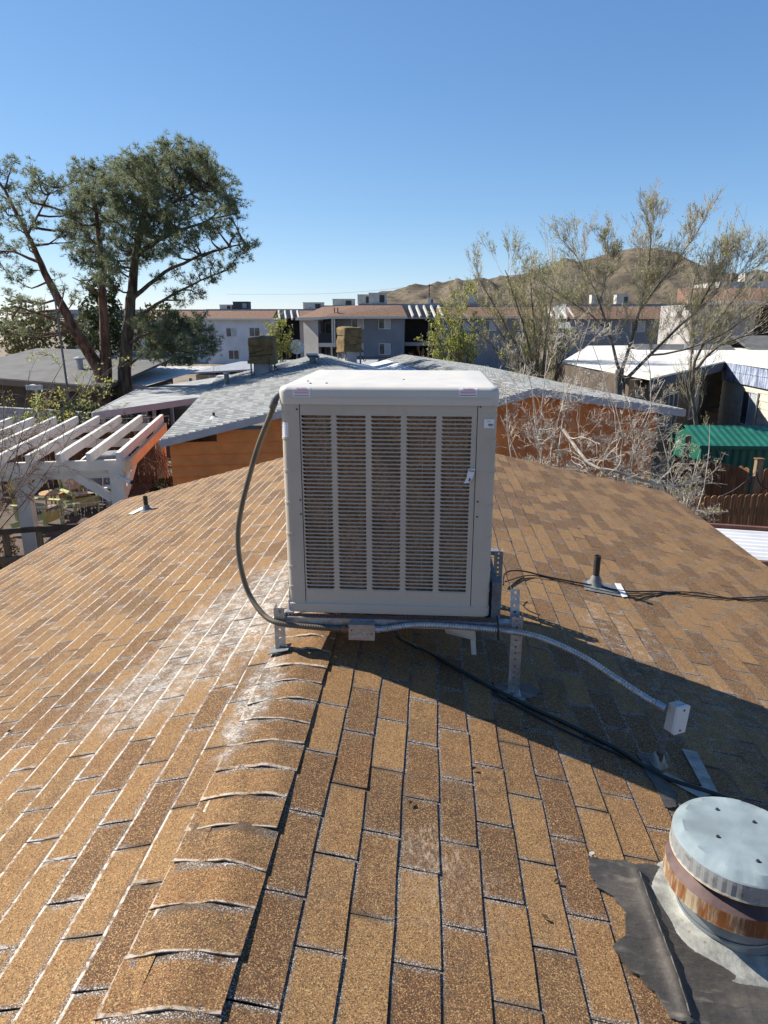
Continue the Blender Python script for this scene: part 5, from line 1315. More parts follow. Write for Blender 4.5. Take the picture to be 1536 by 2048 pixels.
# charcoal roofed houses mid right
for (x0, x1, y0, y1, h, lab) in ((13.5, 19.5, 42, 50, 3.1, 'low house with charcoal roof left of the beige apartment block'), (20.5, 32, 44, 52, 3.6, 'low house with charcoal gable roof below the beige apartment block')):
    t = thing('low_house', lab, 'house', ((x0 + x1) / 2, (y0 + y1) / 2, 0))
    mb = MB(); mb.box(x0 + .4, x1 - .4, y0 + .5, y1 - .5, 0, h - .55); mb.build('wall', M_brownwall, t)
    mb = MB(); ym = (y0 + y1) / 2; mb.prism([(x0, y0, h - .6), (x0, ym, h + .5), (x0, y1, h - .6), (x0, y1, h - .75), (x0, ym, h + .35), (x0, y0, h - .75)], (x1 - x0, 0, 0)); mb.build('roof', M_charcoal, t)
    mb = MB(); mb.tube([((x0 + x1) / 2, ym - 1, h), ((x0 + x1) / 2, ym - 1, h + .7)], .12, 10); mb.build('vent', M_galv, t)
# utility pole
up = thing('utility_pole', 'brown wooden utility pole in front of the desert hill', 'pole', (-.1, 150, 0))
mb = MB(); mb.tube([(-.1, 150, 0), (-.1, 150, 12.3)], [.17, .12], 8); mb.build('pole', M_rust_angle, up)
mb = MB(); mb.bar((-1.1, 150, 12.0), (.9, 150, 12.0), .12, .14); mb.build('cross_arm', M_rust_angle, up)
mb = MB(); mb.tube(spline([(-1, 150, 12.1), (-20, 152, 10.6), (-45, 156, 10.6)], 3), .02, 4); tag(mb.build('power_line', M_black), 'overhead power line leaving the utility pole to the left', 'cable')

# ================================================================ RIGHT SIDE: white roofed home, green shed, fences, patio cover
wh = thing('white_roofed_house', 'cream sided house with a broad white flat roof and blue skirting band', 'house', (16, 32, 0))
WZ = 3.28
pl = [(7.6, 22.7), (13.98, 32.8), (13.86, 24.0), (26, 24.0), (30, 56), (12, 52), (6.5, 32)]
mb = MB(); mb.prism([(x, y, WZ - .06) for x, y in pl], (0, 0, .06)); mb.build('roof', M_whiteroof, wh)
d1 = (Vector((13.98, 32.8, 0)) - Vector((7.6, 22.7, 0))).normalized(); n1 = Vector((-d1.y, d1.x, 0))
a = Vector((7.6, 22.7, 0)) + n1 * .45; b = Vector((13.98, 32.8, 0)) + n1 * .45
mb = MB(); mb.bar(Vector((7.6, 22.7, WZ - .24)) , Vector((13.98, 32.8, WZ - .24)), .06, .34); mb.build('dark_fascia', simple('dark_blue_fascia', (.05, .055, .08), .8), wh)
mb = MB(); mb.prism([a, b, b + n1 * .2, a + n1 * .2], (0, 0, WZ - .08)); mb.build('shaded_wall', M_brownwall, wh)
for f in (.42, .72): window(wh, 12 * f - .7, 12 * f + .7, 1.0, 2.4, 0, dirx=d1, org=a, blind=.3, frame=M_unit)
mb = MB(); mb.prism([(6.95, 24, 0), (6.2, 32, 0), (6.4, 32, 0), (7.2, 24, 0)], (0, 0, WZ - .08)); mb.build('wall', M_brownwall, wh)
# cream wall facing left, laid board by board
XW = 14.1; z = 0.1; k = 0
while z < 2.5:
    mb = MB(); mb.add([(XW - .03, 24.0, z), (XW - .03, 33.0, z), (XW, 33.0, z + .31), (XW, 24.0, z + .31), (XW + .02, 24.0, z), (XW + .02, 33, z), (XW + .02, 33, z + .31), (XW + .02, 24, z + .31)], [(0, 1, 2, 3), (5, 4, 7, 6), (1, 0, 4, 5), (3, 2, 6, 7), (0, 3, 7, 4), (2, 1, 5, 6)]); mb.build('siding_board', M_creamwall, wh); z += .3
mb = MB(); mb.box(XW + .02, XW + .2, 24, 33, 0, WZ - .08); mb.build('wall', M_creamwall, wh)
mb = MB(); mb.box(XW - .12, XW - .02, 23.9, 32.9, 2.42, WZ - .005); mb.build('skirting_band', M_frieze, wh)
mb = MB(); mb.box(XW - .14, XW - .12, 23.9, 32.9, 2.86, 2.9); mb.build('band_batten', M_frieze, wh)
Mw = Vector((0, -1, 0))
window(wh, 2.6, 4.0, .75, 2.2, -.02, dirx=Vector((0, -1, 0)), org=Vector((XW - .03, 33.2, 0)), blind=.99, frame=M_unit)
# green shed
gs = thing('garden_shed', 'green ribbed metal shed with a low pitched roof in front of the cream wall', 'shed', (9.5, 19.5, 0))
sx0, sx1, sy0, sy1 = 7.75, 10.9, 18.3, 20.7; ze, zr = 1.9, 2.25
ym = (sy0 + sy1) / 2
mb = MB()
def corr(mb, p0, ux, uy, L, H, n, amp):
    """corrugated sheet: ribs run along uy, spaced along ux"""
    nz = Vector(ux).cross(Vector(uy)).normalized(); ux = Vector(ux).normalized(); uy = Vector(uy).normalized(); p0 = Vector(p0); vs = []
    for i in range(n * 4 + 1):
        h = (0, amp, amp, 0)[i % 4]; q = p0 + ux * (L * i / (n * 4)) + nz * h; vs += [q, q + uy * H]
    k = n * 4; fs = [(2 * i, 2 * i + 2, 2 * i + 3, 2 * i + 1) for i in range(k)]
    m = len(vs); vs2 = [v - nz * .004 for v in vs]; mb.add(vs + vs2, fs + [tuple(q + m for q in reversed(f)) for f in fs] + [(2 * i, m + 2 * i, m + 2 * i + 2, 2 * i + 2) for i in range(k)] + [(2 * i + 1, 2 * i + 3, m + 2 * i + 3, m + 2 * i + 1) for i in range(k)])
corr(mb, (sx0, sy0, 0), (1, 0, 0), (0, 0, 1), sx1 - sx0, ze, 16, .02); mb.build('front_wall', M_green, gs)
mb = MB(); corr(mb, (sx0, sy1, 0), (0, -1, 0), (0, 0, 1), sy1 - sy0, ze, 11, .02); mb.build('side_wall', M_green, gs)
mb = MB(); corr(mb, (sx1, sy0, 0), (0, 1, 0), (0, 0, 1), sy1 - sy0, ze, 11, .02); mb.build('side_wall', M_green, gs)
sl_ = Vector((0, ym - sy0 + .1, zr - ze))
mb = MB(); corr(mb, (sx0 - .1, sy0 - .12, ze), (1, 0, 0), sl_, sx1 - sx0 + .2, sl_.length, 18, .018); mb.build('roof_slope', M_green, gs)
sl2 = Vector((0, sy1 - ym + .1, ze - zr)); mb = MB(); corr(mb, (sx0 - .1, ym, zr), (1, 0, 0), sl2, sx1 - sx0 + .2, sl2.length, 18, .018); mb.build('roof_slope', M_green, gs)
mb = MB(); mb.prism([(sx0 - .02, sy0, ze), (sx0 - .02, ym, zr), (sx0 - .02, sy1, ze)], (.03, 0, 0)); mb.build('gable_panel', M_green, gs)
mb = MB(); mb.bar((sx0 - .1, sy0 - .13, ze - .03), (sx1 + .1, sy0 - .13, ze - .03), .03, .09); mb.build('eave_trim', M_green, gs)
# fences: a sloping line running away from us, the lit run at its end and the near dog eared run
board_fence('cedar_fence', 'dog eared cedar fence just beyond the right edge of the brown roof', (4.6, 12.75, 0), (9.4, 13.9, 0), 1.82, .145, M_wood_red, seed=9, base=.05, rail_side=1)
board_fence('cedar_fence', 'shaded cedar fence running from the orange house towards the tall square post', (6.75, 17.5, 0), (8.05, 15.9, 0), 1.78, .14, M_wood_red, seed=10, rail_side=1)
board_fence('cedar_fence', 'sunlit cedar fence right of the tall square post', (8.25, 16.1, 0), (10.2, 16.6, 0), 1.72, .15, M_wood_red, seed=11, rail_side=1)
fp = thing('fence_post', 'tall square fence post at the corner with a wire hanging from it', 'post', (8.13, 15.9, 0))
mb = MB(); mb.box(8.06, 8.2, 15.83, 15.97, 0, 2.0); mb.build('post', M_post, fp); mb = MB(); mb.box(8.04, 8.22, 15.81, 15.99, 2.003, 2.03); mb.build('cap', M_wood_red, fp)
mb = MB(); mb.tube(spline([(8.05, 15.82, 1.75), (8.15, 15.78, 1.5), (8.3, 15.8, 1.36), (8.55, 15.85, 1.32), (8.75, 15.9, 1.45)], .04), .012, 6); tag(mb.build('hanging_wire', M_black), 'black wire looped from the tall square fence post', 'cable')
mb = MB(); mb.tube(spline([(8.08, 15.8, 1.76), (7.2, 14.9, 1.5), (6.2, 14.2, 1.35)], .1), .007, 5); tag(mb.build('clothes_line', M_galv_dull), 'thin wire stretched from the tall post towards the orange house', 'cable')
fp2 = MB(); fp2.box(7.0, 7.1, 17.35, 17.45, 0, 2.3); tag(fp2.build('fence_post', M_post, label=None), 'thin reddish post beside the left end of the green shed', 'post')
# white corrugated patio cover at our right eave
pcv = thing('patio_cover', 'white corrugated patio cover joining the right eave of the brown roof', 'patio cover', (5.6, 7, 0))
x0 = 3.95
for ya, yb in ((5.2, 6.95), (7.02, 8.3)):
    mb = MB(); corr(mb, (x0, ya, 2.62), (0, 1, 0), (-1, 0, .0), yb - ya, -3.6, 9 if yb - ya > 1.5 else 7, -.022) if False else corr(mb, (x0, yb, 2.6), (0, -1, 0), (1, 0, -.05), yb - ya, 3.6, 9, .022)
    mb.build('corrugated_sheet', M_patio_cover, pcv)
for y in (5.15, 6.985, 8.35):
    mb = MB(); mb.bar((x0 - .0, y, 2.62), (7.6, y, 2.44), .06, .07); mb.build('purlin', M_rust_angle, pcv)
for y in (5.4, 8.2):
    mb = MB(); mb.box(7.4, 7.5, y - .05, y + .05, 0, 2.42); mb.build('post', M_wood_red, pcv)

# ================================================================ LEFT BACKGROUND: houses, carport, cars, wall, poles
dh = thing('dark_roofed_house', 'house with a dark grey low roof beyond the garden wall on the left', 'house', (-15, 29, 0))
# roof plane rises away from us
mb = MB(); mb.prism([(-23, 31.5, 2.55), (-11.9, 25.9, 2.5), (-11.5, 33.5, 3.45), (-21, 37, 3.5)], (0, 0, .1)); mb.build('roof', M_charcoal, dh)
mb = MB(); mb.bar((-23, 31.4, 2.5), (-11.9, 25.8, 2.45), .06, .25); mb.build('fascia_board', M_wood_dark, dh)
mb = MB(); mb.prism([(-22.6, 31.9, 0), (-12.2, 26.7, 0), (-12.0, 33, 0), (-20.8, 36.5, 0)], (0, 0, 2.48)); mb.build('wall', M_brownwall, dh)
mb = MB(); mb.tube([(-15.2, 30.3, 2.9), (-15.2, 30.3, 3.4)], .14, 12); mb.build('vent', M_galv, dh); mb = MB(); mb.lathe([(0, 3.52), (.26, 3.44), (.26, 3.38), (.14, 3.36)], (-15.2, 30.3, 0), 14); mb.build('vent_cap', M_galv, dh)
mb = MB(); mb.tube([(-13.3, 33, 3.3), (-13.3, 33, 4.1)], .08, 10); mb.build('flue', M_white, dh)
cp = thing('carport', 'cream metal carport on slim posts behind the pine trunks', 'carport', (-11, 32, 0))
mb = MB(); corr(mb, (-16.2, 27.6, 2.45), (1, .06, 0), (.1, 1, .05), 5.0, 7.0, 12, .03); mb.build('roof_sheet', M_carport, cp)
mb = MB(); mb.bar((-16.2, 27.55, 2.38), (-11.2, 27.85, 2.38), .05, .2); mb.build('gutter', M_white, cp)
for x, y in ((-15.9, 27.8), (-13.6, 27.9), (-11.4, 28.0), (-11.1, 30.2), (-10.9, 32.4), (-10.7, 34.4)):
    mb = MB(); mb.box(x - .06, x + .06, y - .06, y + .06, 0, 2.4); mb.build('post', M_white, cp)
def car(P, rz, m, label):
    t = thing('parked_car', label, 'car', P, 'cars parked beyond the carport'); M = Matrix.Translation(P) @ Matrix.Rotation(rz, 4, 'Z')
    mb = MB(M); side = [(-2.2, .35), (-2.25, .75), (-1.5, .88), (-.85, 1.38), (.6, 1.42), (1.45, .95), (2.15, .82), (2.25, .4)]
    lo = [(x, -.85, z) for x, z in side]; mid = [(x, -.72 if z > 1 else -.85, z) for x, z in side]
    mb.loft([[(x, y, z) for (x, z), y in zip(side, [s_ * (.68 if z > 1 else .85) for x, z in side])] for s_ in (-1, -.9, .9, 1)]); mb.build('body', m, t, smooth=30)
    for s_ in (-1, 1):
        mb = MB(M); mb.prism([(-1.25, s_ * .80, .93), (-.78, s_ * .70, 1.31), (.5, s_ * .70, 1.34), (1.15, s_ * .80, .95)], (0, s_ * .012, 0)); mb.build('side_window', M_glass, t)
        for x in (-1.4, 1.4):
            mb = MB(M); mb.tube([(x, s_ * .66, .32), (x, s_ * .87, .32)], .32, 18); w = mb.build('wheel', M_tyre, t); mb = MB(M); mb.tube([(x, s_ * .868, .32), (x, s_ * .885, .32)], .19, 14); mb.build('rim', M_galv, w)
    for s_ in (-1, 1):
        mb = MB(M); mb.prism([(-1.42 if s_ < 0 else 1.38, -.6, .95), (-1.42 if s_ < 0 else 1.38, .6, .95), (-.92 if s_ < 0 else .72, .55, 1.36), (-.92 if s_ < 0 else .72, -.55, 1.36)], (s_ * .04, 0, .03)); mb.build('windscreen', M_glass, t)
car(Vector((-12.3, 31.5, 0)), R(85), M_car_dark, 'dark car parked under the cream carport')
car(Vector((-8.9, 41.5, 0)), R(8), M_car_pink, 'faded red car parked beyond the leaning wall panel')
car(Vector((-13.3, 47, 0)), R(5), M_car_white, 'white car half hidden behind the right pine trunk')
mb = MB(); mb.prism([(-9.0, 36.2, 0), (-6.6, 36.6, 0), (-6.6, 36.6, 2.2), (-7.1, 36.5, 2.2), (-9.0, 36.2, .9)], (0, .15, 0)); tag(mb.build('sloping_wall', simple('tan_plaster', (.36, .27, .17), .9)), 'tan wall with a sloping top between the carport and the red car', 'wall')
gw = thing('block_wall', 'pale garden block wall behind the bare red twigged shrub', 'wall', (-14, 24.5, 0))
random.seed(4)
for k in range(24):
    x = -19 + k * .4
    for j in range(9):
        xx = x + (.2 if j % 2 else 0); mb = MB(); yy = 26.5 - (xx + 19) * .3; mb.add([(xx + .004, yy, j * .2 + .004), (xx + .396, yy - .12, j * .2 + .004), (xx + .396, yy - .12, j * .2 + .196), (xx + .004, yy, j * .2 + .196), (xx + .004, yy + .18, j * .2 + .004), (xx + .396, yy + .06, j * .2 + .004), (xx + .396, yy + .06, j * .2 + .196), (xx + .004, yy + .18, j * .2 + .196)], [(0, 1, 2, 3), (5, 4, 7, 6), (1, 0, 4, 5), (3, 2, 6, 7), (0, 3, 7, 4), (2, 1, 5, 6)])
        mb.build('block', M_block, gw)
# street lamp and thin pole
sp = thing('street_lamp', 'grey street lamp with a curved arm among the left pine branches', 'street lamp', (-21.5, 45, 0))
mb = MB(); mb.tube(spline([(-20.2, 45, 0), (-20.2, 45, 8.6), (-20.5, 45, 9.3), (-21.0, 45, 9.6), (-21.5, 45, 9.4), (-21.7, 45, 9.1)], .3), .06, 8); mb.build('pole', M_galv_dull, sp, smooth=60)
mb = MB(); mb.bar((-21.65, 45, 9.15), (-21.85, 45, 8.85), .2, .12); mb.build('lamp_head', M_galv_dull, sp)
mb = MB(); q0, q1 = at(137, 775, 24), at(108, 585, 24); q0.z = 0; mb.tube([q0, q1], [.05, .03], 8); tag(mb.build('metal_pole', M_galv_dull), 'thin leaning metal pole in front of the pine', 'pole')
# small sheds between the blue block and the orange house
t = thing('low_house', 'low grey roofed outbuilding below the pale blue block', 'house', (-12, 52, 0))
mb = MB(); mb.prism([(-17, 48, 1.35), (-10.5, 48.5, 1.7), (-9.5, 56, 1.9), (-15, 56, 1.7)], (0, 0, .12)); mb.build('roof', M_parapet, t); mb = MB(); mb.box(-16.3, -10.6, 48.8, 55.5, 0, 1.3); mb.build('wall', M_stucco_lit, t)
t = thing('low_house', 'pale roofed outbuilding behind the square covered cooler', 'house', (-8, 56, 0))
mb = MB(); mb.prism([(-11, 44, 1.5), (-3.5, 46, 1.8), (-3.5, 54, 2.0), (-9, 54, 2.0)], (0, 0, .12)); mb.build('roof', M_grey_felt, t); mb = MB(); mb.box(-9.8, -4.0, 46.5, 53.5, 0, 1.45); mb.build('wall', M_stucco_lit, t)
t = thing('low_house', 'low building with a pale flat roof behind the baggy covered cooler', 'house', (-2, 50, 0))
mb = MB(); mb.prism([(-5, 43, 1.7), (2.5, 43.5, 1.65), (1.2, 50, 1.8), (-5, 50, 1.8)], (0, 0, .12)); mb.build('roof', M_parapet, t); mb = MB(); mb.box(-4.6, .9, 44, 49.5, 0, 1.6); mb.build('wall', M_stucco_lit, t)
mb = MB()
for k in range(40): mb.box(-10 + k * .28, -9.97 + k * .28, 66, 66.03, 0, 1.7)
mb.box(-10, 1.2, 65.98, 66.05, 1.66, 1.72); mb.box(-10, 1.2, 65.98, 66.05, .2, .26); o = mb.build('bars', M_black, None); 
fe = thing('iron_fence', 'black iron fence at the foot of the slate grey block', 'fence', (-4.4, 66, 0)); loc0 = o.location.copy(); stick(o, fe); o['kind'] = 'stuff'
mb = MB()
P = HM @ Vector((4.75, 15.9, 0)); dm = thing('satellite_dish', 'pale satellite dish on a mast before the pale blue block', 'satellite dish', at(595, 722, 36)); f_dish(dm, Matrix.Translation(at(595, 722, 36)) @ Matrix.Scale(1.15, 4))
mb = MB(); q = at(595, 722, 36); mb.tube([(q.x, q.y, 0), (q.x, q.y, q.z + .4)], .04, 8); mb.build('pole', M_galv_dull, dm)

# ================================================================ TREES AND SHRUBS
def rnd_dir(): 
    while True:
        v = Vector((random.uniform(-1, 1), random.uniform(-1, 1), random.uniform(-1, 1)))
        if .05 < v.length < 1: return v.normalized()
def limb(mb, pts, r0, r1, sides=6, step=.5, wob=.0):
    p = spline(pts, step)
    if wob: p = [q + rnd_dir() * wob if 0 < i < len(p) - 1 else q for i, q in enumerate(p)]
    n = len(p); mb.tube(p, [r0 + (r1 - r0) * (i / max(1, n - 1)) ** .8 for i in range(n)], sides, False); return p
def quad_leaf(mb, c, s, n=None):
    u = rnd_dir(); v = u.cross(rnd_dir())
    if v.length < .05: v = u.orthogonal()
    v.normalize(); mb.add([c - u * s, c + v * s * .45, c + u * s, c - v * s * .45], [(0, 1, 2, 3)])
def branch(tw, lv, p, d, L, r, depth, P):
    """recursive bare branch: P = dict(up, spread, kids, shrink, curve, leaf, leaf_n, leaf_s, minr)"""
    segs = 4 if depth > 1 else 3; pts = [p]; q = p.copy(); dd = d.copy()
    for i in range(segs):
        dd = (dd + rnd_dir() * P['curve'] + Vector((0, 0, P['up']))).normalized(); q = q + dd * (L / segs); pts.append(q.copy())
    n = len(pts); r1 = max(P['minr'], r * .45)
    tw.tube(pts, [r + (r1 - r) * i / (n - 1) for i in range(n)], 5 if r > .03 else 3, False)
    if depth <= 1 and lv is not None:
        for k in range(P['leaf_n']):
            if random.random() < P['leaf']: quad_leaf(lv, pts[random.randint(1, n - 1)] + rnd_dir() * .06, P['leaf_s'] * random.uniform(.6, 1.3))
    if depth == 0: return
    for k in range(P['kids']):
        t = random.uniform(.3, 1.0); i = min(n - 2, int(t * (n - 1))); b = pts[i].lerp(pts[i + 1], t * (n - 1) - i)
        nd = (dd + rnd_dir() * P['spread']).normalized()
        branch(tw, lv, b, nd, L * P['shrink'] * random.uniform(.7, 1.15), max(P['minr'], r * .5), depth - 1, P)
def tuft(mb, c, s, d):
    for k in range(9):
        v = (d * .55 + rnd_dir()).normalized(); w = v.orthogonal().normalized() * s * .055
        if random.random() < .5: w = v.cross(w)
        e = c + v * s * random.uniform(.7, 1.15); mb.add([c - w, c + w, e], [(0, 1, 2)])
def pine(name, label, trunk, r0, r1, bark, blobs, seed, extra=()):
    """trunk polyline; blobs = foliage sprays (px, py, depth, radius in metres, number of tufts)"""
    random.seed(seed); base = Vector(trunk[0]); t = thing(name, label, 'tree', (base.x, base.y, 0)); tw = MB(); nd = MB()
    lines = []; tp = limb(tw, trunk, r0, r1, 12, .35, .03); lines.append(tp)
    for e in extra: lines.append(limb(tw, e[0], e[1], e[2], 8, .35, .03))
    allp = [q for l in lines for q in l]
    for (px, py, Y, rad, n) in blobs:
        c = at(px, py, Y)
        # join the spray to the limb below and inwards of it
        best = min((q for q in allp), key=lambda q: (q - c).length + (1.2 * max(0, q.z - c.z + rad * .3)))
        mid = best.lerp(c, .5) + Vector((0, 0, -.08 * (c - best).length)) + rnd_dir() * .15
        lp = limb(tw, [best, mid, c], max(.02, .03 + .011 * (c - best).length), .014, 5, .35, .025)
        for k in range(max(4, int(n / 9))):
            v = rnd_dir(); v.z *= .75; e = c + v * rad * random.uniform(.45, 1.0) ** .6
            s_ = lp[random.randint(len(lp) // 2, len(lp) - 1)]; q = limb(tw, [s_, s_.lerp(e, .5) + rnd_dir() * .08, e], .011, .005, 3, .3)
            dr = (e - s_).normalized()
            for m in range(9):
                cc = q[random.randint(len(q) // 2, len(q) - 1)] + rnd_dir() * random.uniform(.02, .17); tuft(nd, cc, random.uniform(.12, .2), (dr + Vector((0, 0, .4))).normalized())
    tw.build('trunk', bark, t, smooth=60); nd.build('crown', M_needles, t); return t
# right hand pine: one dark trunk with the big crown
def A_(px, py, Y=27.0): return at(px, py, Y)
crown = []
random.seed(77)
outline = [(150, 350), (165, 325), (205, 325), (235, 318), (260, 315), (290, 312), (320, 290), (350, 283), (385, 300), (420, 312), (440, 350), (460, 385), (480, 425), (465, 440), (420, 470), (380, 480), (330, 500), (300, 520), (250, 530), (215, 560), (180, 540), (150, 500), (125, 460), (130, 420), (150, 385)]
def in_poly(x, y, poly):
    c = False; j = len(poly) - 1
    for i in range(len(poly)):
        (xi, yi), (xj, yj) = poly[i], poly[j]
        if (yi > y) != (yj > y) and x < (xj - xi) * (y - yi) / (yj - yi) + xi: c = not c
        j = i
    return c
cells = []
tries = 0
while len(cells) < 120 and tries < 6000:
    tries += 1; x, y = random.uniform(115, 510), random.uniform(280, 580)
    if in_poly(x, y, outline) and all(math.hypot(x - a, y - b) > 20 for a, b in cells): cells.append((x, y))
for x, y in cells:
    dens = 150 if y < 430 else 130
    if x > 330 and y > 400: dens = 95
    crown.append((x, y, 27 + random.uniform(-2.6, 2.6), random.uniform(.42, .66), dens))
for x, y in ((470, 470), (490, 485), (500, 492), (495, 505), (470, 520), (455, 540), (430, 560), (400, 545), (430, 520), (440, 500), (400, 590), (380, 560), (350, 540), (405, 515), (370, 600), (345, 585), (320, 560)):
    crown.append((x, y, 27 + random.uniform(-1.5, 1.5), random.uniform(.35, .5), 62))
for x, y in ((330, 630), (360, 640), (385, 650), (410, 660), (430, 690), (415, 700), (390, 690), (360, 680), (330, 670), (310, 690), (345, 705), (380, 715), (400, 640), (300, 650), (280, 640), (320, 715), (290, 705), (370, 660), (405, 680), (345, 660)):
    crown.append((x, y, 25.6 + random.uniform(-1.2, 1.2), random.uniform(.38, .5), 105))
b0 = A_(244, 905); b0.z = 0
right_blobs = [b for b in crown if b[0] > 205]; left_blobs = [b for b in crown if b[0] <= 205]
pine('pine_tree', 'big pine with a dark trunk and broad crown right of the red trunk', [b0, A_(248, 800), A_(250, 740), A_(255, 670), A_(262, 600), A_(270, 520), A_(285, 440), A_(305, 370), A_(335, 310)], .37, .06, M_bark_dark, right_blobs, 3,
     [([A_(262, 600), A_(330, 545), A_(420, 505), A_(490, 487)], .1, .02), ([A_(265, 640), A_(330, 600), A_(400, 560), A_(455, 540)], .08, .02), ([A_(272, 510), A_(340, 470), A_(420, 440), A_(475, 425)], .1, .02), ([A_(280, 460), A_(340, 410), A_(420, 370)], .1, .02), ([A_(256, 690), A_(300, 665, 26), A_(370, 660, 25.5)], .09, .02), ([A_(252, 740), A_(275, 715, 26.3), A_(330, 690, 25.6)], .07, .02)])
b1 = A_(212, 905); b1.z = 0
lb = left_blobs[:]
random.seed(78)
for x, y in [(0, 340), (25, 330), (50, 335), (75, 350), (20, 370), (50, 375), (85, 370), (110, 365), (0, 400), (40, 410), (75, 400), (115, 380), (15, 440), (45, 450), (70, 440), (0, 480), (25, 500), (55, 490), (10, 540), (35, 560), (60, 540), (-25, 380), (-30, 440), (-20, 520), (-30, 330)]:
    lb.append((x, y, 26.5 + random.uniform(-1.5, 1.5), random.uniform(.4, .6), 66))
for x, y in [(15, 590), (40, 600), (0, 620), (60, 620), (25, 640), (90, 600), (110, 560), (130, 575), (100, 640), (150, 600), (165, 575), (0, 660), (50, 660), (180, 560)]:
    lb.append((x, y, 26.5 + random.uniform(-1.5, 1.5), random.uniform(.35, .55), 40))
pine('pine_tree', 'red barked pine whose long limbs lean out of the picture to the left', [b1, A_(208, 800), A_(212, 730), A_(208, 650), A_(205, 590), A_(203, 530), A_(195, 450), A_(185, 380)], .36, .05, M_bark_pine, lb, 4,
     [([A_(213, 775), A_(185, 715), A_(150, 660), A_(118, 600), A_(90, 545), A_(65, 490), A_(35, 430), A_(10, 380)], .3, .05), ([A_(190, 720), A_(150, 670, 26), A_(110, 640, 25.5), A_(40, 615, 25.2)], .14, .03), ([A_(80, 525), A_(30, 505), A_(-10, 500)], .07, .02), ([A_(55, 470), A_(85, 410), A_(110, 375)], .06, .015), ([A_(206, 600), A_(180, 570), A_(145, 555)], .06, .015)])
# leafy masses behind on the left, each tree its own thing
def leafy(name, label, base, blobs, leaf, bark, seed, s=.12, trunk_r=.2, cat='tree', group=None):
    random.seed(seed); t = thing(name, label, cat, base, group); tw = MB(); lv = MB(); b = Vector(base)
    for c, rad, n in blobs:
        c = Vector(c); limb(tw, [b, b.lerp(c, .5) + rnd_dir() * .3, c], trunk_r, .03, 6, .8)
        for k in range(5):
            e = c + rnd_dir() * rad * .8; limb(tw, [c - Vector((0, 0, rad * .4)), e], .03, .012, 3, .8)
        for k in range(n):
            v = rnd_dir(); rr = rad * random.uniform(.35, 1) ** .45 * (1 + .35 * mnoise.noise((c + v * rad) * 1.3)); v.z *= .85
            quad_leaf(lv, c + v * rr, s * random.uniform(.6, 1.3))
    tw.build('trunk', bark, t, smooth=60); lv.build('crown', leaf, t); return t
leafy('olive_tree', 'dull green bushy tree beyond the dark roofed house at the left edge', (-22, 42, 0), [((-23.5, 42, 3.9), 2.2, 1500), ((-20.5, 42.5, 4.2), 1.9, 1300), ((-25.5, 43, 4.6), 2.0, 1200)], M_leaf_olive, M_bark_grey, 5, .16)
leafy('olive_tree', 'dull green bushy tree between the dark roofed house and the red pine trunk', (-17, 44, 0), [((-18.3, 44, 3.9), 1.8, 1200), ((-16, 44, 3.6), 1.7, 1200), ((-17.2, 45, 4.8), 1.6, 1000)], M_leaf_olive, M_bark_grey, 6, .16)
leafy('cypress_tree', 'dense dark tree standing close behind the red pine trunk', (-15.5, 34, 0), [((-15.7, 34, 4.3), 1.0, 900), ((-15.6, 34, 5.5), 1.0, 900), ((-15.5, 34, 6.6), .75, 600)], M_leaf_dark, M_bark_dark, 7, .12)
leafy('ivy_bush', 'dark ivy clump around the foot of the two pines', (-10.2, 21.5, 0), [((-10.6, 21.5, 1.2), 1.1, 1500), ((-9.3, 21.2, 1.0), 1.0, 1200), ((-11.2, 22, 1.9), .8, 700), ((-10.0, 22.2, 1.9), .7, 600)], M_leaf_dark, M_bark_grey, 8, .09, .06, 'bush')
leafy('patio_bush', 'green shrub with yellowing leaves beside the pergola post tinted with orange bounce', HM @ Vector((-.75, 3.2, 0)), [(HM @ Vector((-.7, 3.1, .55)), .42, 900), (HM @ Vector((-.6, 3.6, .85)), .35, 600)], M_leaf_dark, M_bark_grey, 9, .05, .03, 'bush')
# bare shrubs: lots of fine twigs
def bare(name, label, base, stems, depth, P, bark, leafm, seed, cat='tree', group=None, twig=None):
    random.seed(seed); t = thing(name, label, cat, base, group); tw = MB(); lv = MB(); tk = MB()
    for st in stems:
        if isinstance(st, dict):
            pts = limb(tk, st['pts'], st['r'], st['r1'], 7, .4, .02)
            for k in range(st['n']):
                i = random.randint(int(len(pts) * st.get('from', .25)), len(pts) - 2); d = (pts[i + 1] - pts[i]).normalized()
                branch(tw, lv, pts[i], (d * .7 + rnd_dir() * P['spread'] * 1.1 + Vector((0, 0, .2))).normalized(), st['L'] * random.uniform(.6, 1.2), max(P['minr'], st['r1'] * .8), depth, P)
        else:
            p, d, L, r = st; branch(tw, lv, Vector(p), Vector(d).normalized(), L, r, depth, P)
    if tk.v: tk.build('trunk', bark, t, smooth=60)
    tw.build('twigs', twig or bark, t)
    if lv.v: lv.build('crown', leafm, t)
    return t
PB = dict(up=.02, spread=.85, kids=4, shrink=.6, curve=.36, leaf=0.0, leaf_n=0, leaf_s=.03, minr=.0035)
